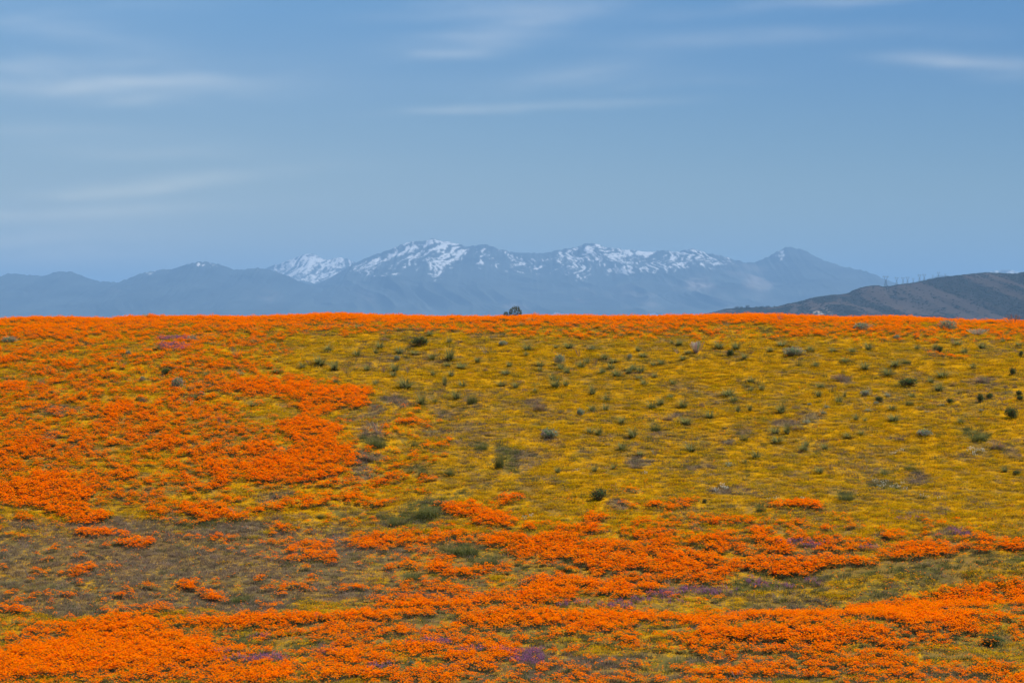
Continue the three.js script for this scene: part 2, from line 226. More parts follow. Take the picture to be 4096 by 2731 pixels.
// the band of poppies along the crest, and thin sowing over the left of the slope
const bandRow = curve([[-60, 342], [0, 341], [100, 339], [200, 336], [300, 331], [400, 329], [512, 332], [600, 334], [700, 333], [800, 335], [900, 337], [1024, 337], [1100, 337]]);
const rowOf = (x, d) => LEVEL - groundY(x, d) / d * F;       // how far below eye level the place lies, in rows
const stripTop = curve([[600, 603], [735, 589], [800, 579], [870, 570], [940, 563], [1024, 555], [1100, 548]]), stripFoot = curve([[600, 612], [735, 612], [800, 613], [860, 607], [900, 599], [950, 590], [1024, 576], [1100, 564]]);   // the open strip of grass along the draw
const baseGold = new Float32Array(NX * ND), baseGreen = new Float32Array(NX * ND);
for (let j = 0; j < ND; j++) for (let i = 0; i < NX; i++) {
  const x = FX0 + i * CELL, d = FD0 + j * CELL, n = j * NX + i, u = CX + x / d * F, prof = rowOf(x, d) - 3;
  const lim = bandRow(u) + (CLUMP[n] - 0.5) * 16;
  let p = (0.43 + 0.42 * smooth(323, 315, prof)) * smooth(lim + 9, lim - 3, prof) * (0.7 + 0.75 * (CLUMP[n] - 0.2));
  p = Math.max(p, 0.52 * smooth(360, 335, prof) * smooth(330, 150, u), 0.46 * smooth(330, 215, u + (prof - 400) * 0.35) * smooth(512, 478, prof), 0.36 * smooth(490, 380, u) * smooth(400, 430, prof) * smooth(520, 490, prof));
  p = Math.max(p, 0.42 * smooth(596, 612, prof + (u - 512) * 0.02), 0.3 * smooth(520, 545, prof) * smooth(900, 700, u) * smooth(330, 430, u), 0.17 * smooth(500, 520, prof));
  const keepStrip = smooth(0, 0.5, fGreen[n]) * 0.75;        // green and dry places hold few poppies
  p = Math.max(fPoppy[n], p * (1 - keepStrip) * (1 - 0.55 * fDry[n]));
  const row = prof + 3 + (WD[n] * 2), strip = smooth(700, 745, u) * smooth(-2.5, 2.5, row - stripTop(u)) * smooth(2.5, -2.5, row - stripFoot(u)), edge = strip * smooth(9, 4, row - stripTop(u));
  p *= 1 - 0.5 * smooth(592, 606, prof) * smooth(210, 300, u) * smooth(0.56, 0.36, fbm(x / 2.4 + 17, d / 0.95 + 5, 3));
  p *= 1 - 0.96 * strip;
  fPoppy[n] = clamp(p);
  const slope = smooth(545, 525, prof), low = smooth(505, 540, prof);
  let g = 0.6 * slope + 0.3 * low + 0.7 * (CLUMP[n] - 0.5);
  g = Math.max(g, fGold[n] * (0.75 + 0.5 * (CLUMP[n] - 0.5)));
  const brownField = 0.76 * smooth(512, 522, prof) * smooth(612, 598, prof + u * 0.02) * smooth(430, 330, u) * (0.55 + 0.9 * (CLUMP[n] - 0.25));
  if (brownField > fDry[n]) fDry[n] = clamp(brownField);
  g *= 1 - 0.8 * fDry[n]; g *= 1 - 0.75 * fGreen[n];
  g = mix(g, 0.44 + 0.9 * (CLUMP[n] - 0.5), strip * 0.85) * (1 - 0.9 * edge);
  baseGold[n] = clamp(g);
  baseGreen[n] = clamp(Math.max(fGreen[n], 0.9 * edge, 0.62 * strip, 0.5 * smooth(590, 615, prof), 0.22 + 0.5 * (0.5 - CLUMP[n])));
}
function sample(f, x, d) {
  const a = clamp((x - FX0) / CELL, 0, NX - 1.001), b = clamp((d - FD0) / CELL, 0, ND - 1.001), i = Math.floor(a), j = Math.floor(b), s = a - i, t = b - j, n = j * NX + i;
  return mix(mix(f[n], f[n + 1], s), mix(f[n + NX], f[n + NX + 1], s), t);
}

// ------------------------------------------------------------------ the hill and the plain
{
  const W = 2048, H = 2048, px = new Uint8Array(W * H * 4), r = rng(77);
  const tan = [0.21, 0.118, 0.026], soil = [0.125, 0.078, 0.034], thatch = [0.15, 0.108, 0.062], green = [0.085, 0.08, 0.016], gold = [0.445, 0.212, 0.001], under = [0.13, 0.09, 0.012], pale = [0.30, 0.225, 0.16];
  const enc = new Uint8Array(4097);
  for (let i = 0; i <= 4096; i++) { const c = i / 4096; enc[i] = Math.round(255 * (c <= 0.0031308 ? c * 12.92 : 1.055 * Math.pow(c, 1 / 2.4) - 0.055)); }
  const c = [0, 0, 0], to = (col, t) => { c[0] += (col[0] - c[0]) * t; c[1] += (col[1] - c[1]) * t; c[2] += (col[2] - c[2]) * t; };
  for (let b = 0; b < H; b++) for (let a = 0; a < W; a++) {
    const x = mix(FX0, FX1, (a + 0.5) / W), d = mix(FD0, FD1, (b + 0.5) / H);
    const dry = sample(fDry, x, d), gr = sample(baseGreen, x, d), go = sample(baseGold, x, d), n1 = r(), n2 = vnoise(x * 9, d * 7), n3 = vnoise(x * 2.1 + 8, d * 1.3);
    c[0] = soil[0]; c[1] = soil[1]; c[2] = soil[2];
    to(under, 0.55); to(thatch, clamp(0.15 * n2 + 0.75 * dry * (0.4 + 0.9 * n2))); to(green, clamp(gr * (0.45 + 0.7 * n2)));
    const brown = smooth(0.48, 0.7, fbm(x / 1.3 + 31, d / 1.6 + 9, 3)); to(tan, brown * 0.75);
    const cover = clamp(go * 1.25 * (1 - 0.75 * brown) + (n2 - 0.5) * 0.5 + (n3 - 0.5) * 0.75 - 0.04);
    to(gold, cover > 0.08 + 0.84 * n1 ? 0.86 : cover * 0.3);
    if (dry > 0.7 && n3 > 0.62) to(pale, (dry - 0.7) * 1.6 * n2);
    const k = 0.8 + 0.4 * r(), i = (b * W + a) * 4;
    for (let q = 0; q < 3; q++) px[i + q] = enc[Math.min(4096, Math.round(c[q] * k * 4096))];
    px[i + 3] = 255;
  }
  const map = new THREE.DataTexture(px, W, H, THREE.RGBAFormat);
  map.colorSpace = THREE.SRGBColorSpace; map.magFilter = THREE.LinearFilter; map.wrapS = map.wrapT = THREE.MirroredRepeatWrapping; map.needsUpdate = true;
  const xs = [], ds = [];
  for (let x = -400; x < -42; x += x < -60 ? 20 : 2) xs.push(x);
  for (let x = -42; x <= 42.001; x += 0.26) xs.push(x);
  for (let x = 44; x <= 400; x += x > 60 ? 20 : 2) xs.push(x);
  for (let d = -60; d < 56; d += 2) ds.push(d);
  for (let d = 56; d < 156; d += 0.3) ds.push(d);
  for (let d = 156; d <= 420; d += 6) ds.push(d);
  const pos = [], uv = [], idx = [];
  for (const d of ds) for (const x of xs) { pos.push(x, groundY(x, d), -d); uv.push((x - FX0) / (FX1 - FX0), (d - FD0) / (FD1 - FD0)); }
  for (let j = 0; j < ds.length - 1; j++) for (let i = 0; i < xs.length - 1; i++) { const n = j * xs.length + i; idx.push(n, n + 1, n + xs.length, n + 1, n + xs.length + 1, n + xs.length); }
  const g = new THREE.BufferGeometry();
  g.setAttribute('position', new THREE.Float32BufferAttribute(pos, 3)); g.setAttribute('uv', new THREE.Float32BufferAttribute(uv, 2)); g.setIndex(idx); g.computeVertexNormals();
  tag(add(new THREE.Mesh(g, mat({ map, roughness: 1 })), 'hill'), 'broad grassy hillside of ochre yellow and orange bloom rising to a level crest', null, null, 'structure');

  const plain = new THREE.RingGeometry(300, 90000, 64, 12); plain.rotateX(-Math.PI / 2);
  const tn = 512, tp = new Uint8Array(tn * tn * 4);           // desert scrub in patches
  for (let j = 0; j < tn; j++) for (let i = 0; i < tn; i++) {
    const fx = i / tn, fy = j / tn, tile = (f) => { const a = f(fx * 6, fy * 6), b = f(fx * 6 - 6, fy * 6), e = f(fx * 6, fy * 6 - 6), h = f(fx * 6 - 6, fy * 6 - 6); return mix(mix(a, b, fx), mix(e, h, fx), fy); };
    const k = smooth(0.3, 0.7, tile((x, y) => fbm(x + 40, y + 40, 6))), o = (j * tn + i) * 4;
    tp[o] = 70 + 46 * k; tp[o + 1] = 68 + 30 * k; tp[o + 2] = 44 + 28 * k; tp[o + 3] = 255;
  }
  const scrub = new THREE.DataTexture(tp, tn, tn, THREE.RGBAFormat); scrub.colorSpace = THREE.SRGBColorSpace; scrub.magFilter = THREE.LinearFilter; scrub.wrapS = scrub.wrapT = THREE.RepeatWrapping; scrub.needsUpdate = true;
  const pp = plain.attributes.position, pu = plain.attributes.uv; for (let i = 0; i < pp.count; i++) pu.setXY(i, pp.getX(i) / 5200, pp.getZ(i) / 5200);
  tag(add(new THREE.Mesh(plain, mat({ map: scrub, roughness: 1 })), 'ground'), 'flat dry valley floor beyond the flowering hill', null, null, 'structure').position.y = -31;
}

// ------------------------------------------------------------------ far mountains
const S = (p) => p.map(([x, y]) => [x / 4, y / 4]);          // outline points in the photograph's pixels
function outline(points, dist) { const c = curve(S(points)); return (x, d) => { const u = CX + x / d * F; return far(u, c(u), dist).y; }; }
function range(name, label, points, o) {
  const { dist, front, back, cols, rows, base, seed, spur, rough, tone, bare, snow } = o, prof = curve(S(points)), u0 = o.u0, u1 = o.u1;
  const snowAt = (snow ?? []).map(([x, y, rx, ry, s]) => [x / 4, y / 4, rx / 4, ry / 4, s]), bareAt = (bare ?? []).map(([x, y, rx, ry, s]) => [x / 4, y / 4, rx / 4, ry / 4, s]);
  const pos = [], col = [], idx = [];
  for (let j = 0; j <= rows; j++) for (let i = 0; i <= cols; i++) {
    const t = j / rows, behind = t > 0.86, s = behind ? 1 : Math.pow(t / 0.86, 0.8), x = ((mix(u0, u1, i / cols) - CX) / F) * dist;
    let d = behind ? dist + ((t - 0.86) / 0.14) * back : dist - front * (1 - s);
    d += behind ? 0 : (fbm(x / (front * 0.35) + seed, 2.5, 3) - 0.5) * front * 0.3 * (1 - s) * s * 4;
    const u = CX + x / dist * F, top = far(u, prof(u), dist).y + (o.jag ?? 0) * (vnoise(x / (o.jagSize ?? 60), seed) - 0.5);
    const wob = (fbm(x / (front * 0.22) + 3 * s + seed, s * 2.2 + seed, 3) - 0.5) * front * 0.16;
    const r1 = ridged((x + wob) / (front * 0.24) + seed, s * 0.9 + seed * 0.3, 2), r2 = ridged((x + wob * 1.6) / (front * 0.07) + seed * 2, s * 3 + seed, 3);
    const side = (1 - s) * Math.sin(Math.PI * Math.min(1, s * 0.9 + 0.1));
    let h = behind ? top * (1 - 0.75 * Math.pow((t - 0.86) / 0.14, 1)) + base * 0.75 * ((t - 0.86) / 0.14) : mix(base, top, Math.pow(s, 1.12));
    if (!behind) h += (top - base) * ((r1 - 0.62) * spur * side * 1.9 + (r2 - 0.6) * rough * (1 - s * 0.7) * (s < 0.97 ? 1.1 : 0));
    pos.push(x, h, -d);
    // colour: dark forest, paler bare slopes, snow that lies in chutes and on the open tops
    const v = LEVEL - (h / d) * F, cu = CX + (x / d) * F, chute = ridged((x + wob * 1.2 - h * 0.45) / 60 + seed, s * 6 + seed, 3), speck = 0.6 * vnoise(x / 40, h / 34 + 7) + 0.4 * vnoise(x / 21, h / 18);
    const tn = 0.45 + 1.1 * fbm(x / (front * 0.05), h / 90 + seed, 4);
    let c = tone.map((q) => q * tn);
    for (const [bu, bv, ru, rv, k] of bareAt) { const e = ((cu - bu) / ru) ** 2 + ((v - bv) / rv) ** 2; if (e < 1.6) c = c.map((q, m) => mix(q, [0.34, 0.28, 0.24][m], k * 0.8 * smooth(1.6, 0.0, e) * smooth(0.35, 0.75, fbm(x / 260 + h / 300, h / 150, 3)))); }
    let lie = 0, ridge = 0;
    for (const [ax, ay, bx, by, w] of o.ridges ?? []) { const t2 = clamp(((cu - ax / 4) * (bx - ax) + (v - ay / 4) * (by - ay)) * 4 / ((bx - ax) ** 2 + (by - ay) ** 2)); ridge = Math.max(ridge, Math.exp(-(((cu - ax / 4 - t2 * (bx - ax) / 4) ** 2 + (v - ay / 4 - t2 * (by - ay) / 4) ** 2) / w ** 2))); }
    for (const [su, sv, ru, rv, k] of snowAt) { const e = ((cu - su) / ru) ** 2 + ((v - sv) / rv) ** 2; if (e < 1.8) lie = Math.max(lie, k * smooth(1.8, 0.2, e)); }
    if (lie > 0 && !behind) { const w = 0.64 * smooth(0.4, 1.0, lie * 0.92 - 0.75 * ridge + 2.2 * (chute - 0.66) + 1.3 * (speck - 0.5)); c = c.map((q) => mix(q, 0.84, w)); }
    if (behind && lie > 0.6) c = c.map((q) => mix(q, 0.84, 0.5));
    col.push(...c);
  }
  for (let j = 0; j < rows; j++) for (let i = 0; i < cols; i++) { const n = j * (cols + 1) + i, m = n + cols + 1; idx.push(n, n + 1, m, n + 1, m + 1, m); }
  const g = new THREE.BufferGeometry();
  g.setAttribute('position', new THREE.Float32BufferAttribute(pos, 3)); g.setAttribute('color', new THREE.Float32BufferAttribute(col, 3)); g.setIndex(idx); g.computeVertexNormals();
  return tag(add(new THREE.Mesh(g, VC), name), label, null, null, 'structure');
}
const forest = [0.05, 0.06, 0.058];
range('mountain_range', 'long blue mountain range with three snow streaked tops and a bare conical end',
  [[-900, 1150], [900, 1215], [1100, 1180], [1250, 1138], [1350, 1092], [1410, 1055], [1469, 1028], [1529, 1007], [1588, 983], [1636, 967], [1707, 959], [1731, 954], [1767, 961], [1802, 964], [1844, 977], [1868, 984], [1933, 974], [1975, 985], [2011, 998], [2064, 1005], [2130, 1009], [2177, 1009], [2231, 998], [2302, 985], [2359, 970], [2385, 974], [2421, 986], [2504, 997], [2612, 1004], [2642, 1000], [2707, 1006], [2732, 998], [2761, 993], [2791, 998], [2833, 1013], [2863, 1016], [2928, 1035], [3000, 1049], [3029, 1043], [3065, 1028], [3113, 1001], [3154, 986], [3190, 992], [3220, 1000], [3255, 1021], [3315, 1046], [3357, 1059], [3440, 1077], [3476, 1087], [3523, 1108], [3571, 1129], [3700, 1175], [3900, 1225], [4300, 1240]],
  { dist: 46000, front: 7500, back: 5000, u0: 200, u1: 1060, cols: 1000, rows: 230, base: -60, seed: 4.3, spur: 0.34, rough: 0.16, tone: forest, jag: 26, jagSize: 45, ridges: [[1410, 1053, 1690, 960, 2.2], [1756, 973, 1641, 1015, 2], [1641, 1015, 1500, 1085, 2.4], [1960, 985, 2020, 1060, 4], [2060, 1010, 2200, 1015, 3.5], [2230, 998, 2350, 972, 1.6], [2360, 975, 2415, 1020, 2.2], [2415, 1020, 2440, 1060, 2.4], [2640, 1004, 2560, 1060, 2.2], [1850, 985, 1940, 976, 3]],
    bare: [[2800, 1140, 60, 45, .7], [3040, 1130, 70, 35, .6], [2340, 1180, 40, 30, .6], [2600, 1180, 160, 60, .35], [2060, 1240, 60, 30, .5], [3000, 1070, 120, 40, .35], [1500, 1150, 80, 60, .2], [2900, 1200, 200, 40, .3]],
    snow: [[1640, 1000, 110, 48, .95], [1765, 1005, 60, 60, .92], [1810, 985, 70, 42, .85], [1745, 1045, 38, 60, .8], [1470, 1060, 60, 36, .75], [1560, 1045, 100, 46, .5], [1720, 975, 60, 22, .7], [1900, 1015, 120, 40, .34], [2000, 1025, 100, 46, .26], [2150, 1035, 120, 46, .3], [2300, 1015, 100, 46, .5], [2360, 985, 40, 30, .85], [2440, 1008, 80, 46, .82], [2560, 1008, 75, 15, 1.3], [2500, 1045, 90, 50, .5], [2310, 1065, 60, 46, .45], [2650, 1040, 120, 40, .45], [2700, 1025, 60, 46, .5], [2770, 1012, 60, 30, .68], [2860, 1040, 60, 28, .42], [3120, 1015, 26, 20, .5]] });
range('mountain_ridge', 'dark forested blue ridge at the left with two rounded tops',
  [[-1400, 1080], [-500, 1120], [-200, 1095], [0, 1105], [36, 1093], [113, 1099], [161, 1101], [238, 1084], [286, 1086], [333, 1102], [411, 1126], [458, 1127], [518, 1111], [571, 1090], [625, 1080], [690, 1073], [762, 1053], [815, 1045], [863, 1052], [952, 1077], [1030, 1071], [1059, 1073], [1131, 1093], [1190, 1120], [1250, 1140], [1400, 1190], [1700, 1230], [2000, 1245]],
  { dist: 43500, front: 6500, back: 4000, u0: -200, u1: 480, cols: 700, rows: 150, base: -60, seed: 9.7, spur: 0.3, rough: 0.14, tone: [0.04, 0.05, 0.048], jag: 28, jagSize: 40,
    bare: [[1050, 1200, 90, 40, .3], [420, 1160, 60, 16, .25]], snow: [[602, 1093, 16, 7, .7], [650, 1083, 28, 9, .6], [812, 1056, 30, 9, .6], [855, 1062, 16, 7, .4]] });
range('mountain_peak', 'snow covered peak standing behind the dip between two blue ridges',
  [[700, 1200], [900, 1130], [1065, 1070], [1131, 1049], [1190, 1026], [1244, 1013], [1268, 1022], [1310, 1037], [1333, 1031], [1357, 1028], [1386, 1034], [1421, 1048], [1500, 1090], [1700, 1180]],
  { dist: 54000, front: 6000, back: 5000, u0: 180, u1: 420, cols: 260, rows: 150, base: -60, seed: 2.1, spur: 0.3, rough: 0.2, tone: forest, jag: 30, jagSize: 60,
    snow: [[1240, 1045, 150, 46, 1.02], [1200, 1085, 110, 40, .7], [1290, 1095, 70, 50, .75], [1390, 1042, 60, 22, .6], [1340, 1060, 40, 40, .7]] });
range('distant_snowy_hills', 'faint snow spotted hills showing over the dark hill at the far right',
  [[3400, 1180], [3560, 1142], [3642, 1129], [3708, 1114], [3767, 1099], [3830, 1102], [3886, 1093], [3922, 1086], [3952, 1084], [4005, 1078], [4041, 1078], [4089, 1090], [4200, 1085], [4500, 1120], [5400, 1090]],
  { dist: 52000, front: 6000, back: 4000, u0: 840, u1: 1300, cols: 300, rows: 90, base: -60, seed: 6.6, spur: 0.3, rough: 0.18, tone: forest, jag: 30, jagSize: 60, snow: [[3980, 1090, 22, 14, .85], [4060, 1088, 30, 14, .8], [4030, 1092, 60, 12, .5]] });

// ------------------------------------------------------------------ the dark hill at the right, with its scrub
const hillLine = curve(S([[2600, 1280], [2780, 1262], [2860, 1248], [2900, 1237], [2960, 1232], [3050, 1229], [3105, 1227], [3150, 1216], [3200, 1206], [3250, 1192], [3320, 1181], [3380, 1176], [3430, 1156], [3480, 1144], [3510, 1142], [3530, 1147], [3560, 1145], [3600, 1138], [3660, 1131], [3720, 1117], [3790, 1106], [3850, 1100], [3920, 1093], [3960, 1091], [4010, 1093], [4060, 1095], [4096, 1088], [4300, 1070], [4800, 1100], [5600, 1060]]));
const HD = 12500, HF = 2600;
function hillSurface(u, t) {                                 // t 0 at the foot, 1 on the crest, above 1 behind it
  const x = ((u - CX) / F) * HD, top = far(u, hillLine(u), HD).y, s = Math.min(1, t), base = -34;
  const d = HD - HF * (1 - t), n = (ridged(x / 620 + 2 + 0.5 * s, s * 1.1 + 5, 3) - 0.62) * 0.55, m = (fbm(x / 150, t * 9, 3) - 0.5) * 0.12;
  let h = mix(base, top, Math.pow(s, 1.05)) + (top - base) * (n * Math.sin(Math.PI * s) * (1 - 0.4 * s) + m * (1 - s));
  if (t > 1) h = top - (t - 1) * 260;
  return new THREE.Vector3(x * (d / HD) ** 0.5, h, -d);
}
{
  const cols = 420, rows = 130, pos = [], col = [], idx = [];
  for (let j = 0; j <= rows; j++) for (let i = 0; i <= cols; i++) {
    const u = mix(690, 1400, i / cols), t = (j / rows) * 1.3, p = hillSurface(u, t), n = fbm(p.x / 55, p.y / 22 + p.z / 300, 4), n2 = fbm(p.x / 300 + 4, p.y / 70, 3), k = smooth(0.36, 0.58, n) * 0.85;
    const c = [mix(0.056, 0.018, k), mix(0.044, 0.02, k), mix(0.037, 0.018, k)].map((q) => q * (0.75 + 0.5 * n2));
    const cut = Math.exp(-(((u - 800) / 9) ** 2) - (((t - 0.45) / 0.1) ** 2)) * smooth(0.5, 0.66, vnoise(p.x / 20, p.z / 60));
    pos.push(p.x, p.y, p.z); col.push(mix(c[0], 0.42, cut), mix(c[1], 0.34, cut), mix(c[2], 0.27, cut));
  }
  for (let j = 0; j < rows; j++) for (let i = 0; i < cols; i++) { const n = j * (cols + 1) + i, m = n + cols + 1; idx.push(n, n + 1, m, n + 1, m + 1, m); }
  const g = new THREE.BufferGeometry();
  g.setAttribute('position', new THREE.Float32BufferAttribute(pos, 3)); g.setAttribute('color', new THREE.Float32BufferAttribute(col, 3)); g.setIndex(idx); g.computeVertexNormals();
  tag(add(new THREE.Mesh(g, VC), 'scrubby_hill'), 'dark scrub covered hill rising to the right below the pylons', null, null, 'structure');
  const r = rng(5), blob = new THREE.IcosahedronGeometry(1, 1), bp = blob.attributes.position;
  for (let i = 0; i < bp.count; i++) { const k = 0.75 + 0.5 * vnoise(bp.getX(i) * 2 + 5, bp.getY(i) * 2 + bp.getZ(i) * 3 + 9); bp.setXYZ(i, bp.getX(i) * k, Math.max(-0.3, bp.getY(i) * k * 0.8), bp.getZ(i) * k); }
  blob.computeVertexNormals();
  const list = [];
  for (let i = 0; i < 24000; i++) {
    const u = mix(705, 1180, r()), t = i % 9 === 0 ? 1 : 0.02 + r() * 1.0, p = hillSurface(u, t), n = fbm(p.x / 55, p.y / 22 + p.z / 300, 4);
    if (t < 1 && r() > smooth(0.36, 0.6, n) * 0.9 + 0.06) continue;
    if (t === 1 && r() > 0.75) continue;
    list.push([p, 1.6 + 4.2 * r() * r(), r()]);
  }
  const im = new THREE.InstancedMesh(blob, mat({ color: 0xffffff }), list.length), m = new THREE.Matrix4(), q = new THREE.Quaternion(), c = new THREE.Color();
  list.forEach(([p, s, k], i) => { m.compose(p, q.setFromAxisAngle(new THREE.Vector3(0, 1, 0), k * 6), new THREE.Vector3(s * (1 + k), s, s * (1 + k))); im.setMatrixAt(i, m); im.setColorAt(i, c.setRGB(0.012 + 0.014 * k, 0.018 + 0.014 * k, 0.016 + 0.008 * k)); });
  tag(add(im, 'chaparral'), 'dark chaparral shrubs dotted over the hill at the right', 'scrub', null, 'stuff');
}
// ------------------------------------------------------------------ helpers for plants
class Build {                                                // collects coloured triangles
  constructor() { this.p = []; this.c = []; }
  tri(a, b, c, k) { this.p.push(...a, ...b, ...c); for (let i = 0; i < 3; i++) this.c.push(...k); }
  blade(x, y, z, az, len, lean, w, k, k2, seg = 3, droop = 0.6) { // a leaf that arches outwards
    const ca = Math.cos(az), sa = Math.sin(az), pts = [];
    for (let i = 0; i <= seg; i++) { const t = i / seg, a = lean * (1 + droop * t), r = len * t * Math.sin(a), h = len * t * Math.cos(a); pts.push([x + ca * r, y + h, z + sa * r, w * (1 - t * 0.92)]); }
    for (let i = 0; i < seg; i++) {
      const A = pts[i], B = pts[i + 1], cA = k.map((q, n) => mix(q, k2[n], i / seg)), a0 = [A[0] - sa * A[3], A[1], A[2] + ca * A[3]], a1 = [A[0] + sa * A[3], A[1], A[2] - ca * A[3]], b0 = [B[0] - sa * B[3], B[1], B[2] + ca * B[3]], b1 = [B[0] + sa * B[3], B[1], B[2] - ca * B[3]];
      this.tri(a0, a1, b0, cA); if (i < seg - 1) this.tri(a1, b1, b0, cA); else this.tri(a1, b1, b0, cA);
    }
  }
  stick(a, b, w, k) {                                        // a thin three sided twig
    const A = new THREE.Vector3(...a), B = new THREE.Vector3(...b), dir = B.clone().sub(A).normalize(), s = new THREE.Vector3(0.31, 0.2, 0.93).cross(dir).normalize(), t = dir.clone().cross(s), ring = (P, r) => [0, 1, 2].map((i) => { const q = (i * 2 * Math.PI) / 3; return P.clone().addScaledVector(s, Math.cos(q) * r).addScaledVector(t, Math.sin(q) * r).toArray(); });
    const p = ring(A, w), q = ring(B, w * 0.6);
    for (let i = 0; i < 3; i++) { const j = (i + 1) % 3; this.tri(p[i], p[j], q[i], k); this.tri(p[j], q[j], q[i], k); }
  }
  leaf(x, y, z, s, rnd, k) {
    const v = () => [x + (rnd() - 0.5) * s, y + (rnd() - 0.5) * s, z + (rnd() - 0.5) * s];
    this.tri(v(), v(), v(), k);
  }
  make() { const g = new THREE.BufferGeometry(); g.setAttribute('position', new THREE.Float32BufferAttribute(this.p, 3)); g.setAttribute('color', new THREE.Float32BufferAttribute(this.c, 3)); g.computeVertexNormals(); return g; }
}
const tint = (k, f) => k.map((q) => q * f);

// ------------------------------------------------------------------ the carpet of flowers and grass
function cup(b, x, y, z, r, h, tx, tz, k, k2) {              // an open poppy: a wavy bowl of petals
  const n = 6, rim = [];
  for (let i = 0; i < n; i++) { const q = (i / n) * 2 * Math.PI + x * 50, rr = r * (i % 2 ? 1.06 : 0.88), hh = h * (i % 2 ? 1.1 : 0.85); rim.push([x + Math.cos(q) * rr + tx * h, y + hh + (Math.cos(q) * tx + Math.sin(q) * tz) * -rr, z + Math.sin(q) * rr + tz * h]); }
  for (let i = 0; i < n; i++) b.tri([x, y, z], rim[(i + 1) % n], rim[i], i % 2 ? k : k2);
}
function poppyClump(seed, flowers, spread, tall) {
  const b = new Build(), r = rng(seed);
  for (let i = 0; i < flowers; i++) {
    const q = r() * 6.283, rad = Math.sqrt(r()) * spread, x = Math.cos(q) * rad, z = Math.sin(q) * rad, y = tall * (1 - 0.35 * (rad / spread) ** 2) * (0.75 + 0.35 * r()), k = 0.82 + 0.3 * r(), w = r() * r();
    cup(b, x, y, z, 0.021 + 0.011 * r(), 0.009 + 0.010 * r(), 0.25 * (r() - 0.2), -0.25 * (r() - 0.3), tint([0.92, 0.205 + 0.13 * w, 0.001], k), tint([0.9, 0.165 + 0.11 * w, 0.0], k));
    b.blade(x * 0.6, 0, z * 0.6, q, y * 1.02, Math.atan2(rad * 0.4, y), 0.002, [0.12, 0.15, 0.07], [0.14, 0.17, 0.08], 1, 0);
  }
  for (let i = 0; i < flowers * 1.6; i++) {
    const q = r() * 6.283, rad = Math.sqrt(r()) * spread * 0.9, k = 0.7 + 0.6 * r();
    b.blade(Math.cos(q) * rad, 0, Math.sin(q) * rad, r() * 6.283, tall * (0.45 + 0.4 * r()), 0.5 + 0.5 * r(), 0.008, tint([0.075, 0.10, 0.04], k), tint([0.11, 0.14, 0.06], k), 2);
  }
  return b.make();
}
function goldCarpet(seed) {
  const b = new Build(), r = rng(seed);
  for (let i = 0; i < 90; i++) {
    const q = r() * 6.283, rad = Math.sqrt(r()) * 0.24, x = Math.cos(q) * rad, z = Math.sin(q) * rad, y = (0.045 + 0.05 * r()) * (1 - 0.5 * (rad / 0.24) ** 2), s = 0.008 + 0.005 * r(), k = 0.8 + 0.4 * r(), tx = (r() - 0.5) * 0.9, tz = (r() - 0.5) * 0.9, col = tint([0.60, 0.325 + 0.05 * r(), 0.001], k);
    const P = [[-s, -s], [s, -s], [s, s], [-s, s]].map(([a, c]) => [x + a, y + a * tx + c * tz, z + c]);
    b.tri(P[0], P[2], P[1], col); b.tri(P[0], P[3], P[2], col);
  }
  for (let i = 0; i < 26; i++) { const q = r() * 6.283, rad = Math.sqrt(r()) * 0.24; b.blade(Math.cos(q) * rad, 0, Math.sin(q) * rad, r() * 6.283, 0.05 + 0.05 * r(), 0.4 + 0.5 * r(), 0.005, [0.13, 0.13, 0.03], [0.24, 0.19, 0.04], 1, 0); }
  return b.make();
}
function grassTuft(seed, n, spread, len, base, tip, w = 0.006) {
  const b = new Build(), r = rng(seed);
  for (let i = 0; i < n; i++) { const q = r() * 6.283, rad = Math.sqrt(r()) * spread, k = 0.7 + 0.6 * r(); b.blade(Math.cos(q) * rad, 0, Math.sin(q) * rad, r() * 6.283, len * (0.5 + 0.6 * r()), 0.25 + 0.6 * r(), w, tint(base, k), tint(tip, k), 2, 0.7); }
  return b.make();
}
function spikes(seed, n, spread, tall, petal, stem) {        // short flower spikes
  const b = new Build(), r = rng(seed);
  for (let i = 0; i < n; i++) {
    const q = r() * 6.283, rad = Math.sqrt(r()) * spread, x = Math.cos(q) * rad, z = Math.sin(q) * rad, y = tall * (0.6 + 0.5 * r()), k = 0.75 + 0.5 * r();
    b.blade(x, 0, z, q, y, 0.15, 0.003, stem, stem, 1, 0);
    for (let j = 0; j < 5; j++) b.leaf(x, y - j * 0.012, z, 0.035, r, tint(petal, k));
  }
  return b.make();
}
const scatter = { poppy: [], sparse: [], gold: [], dry: [], green: [], purple: [], white: [] };
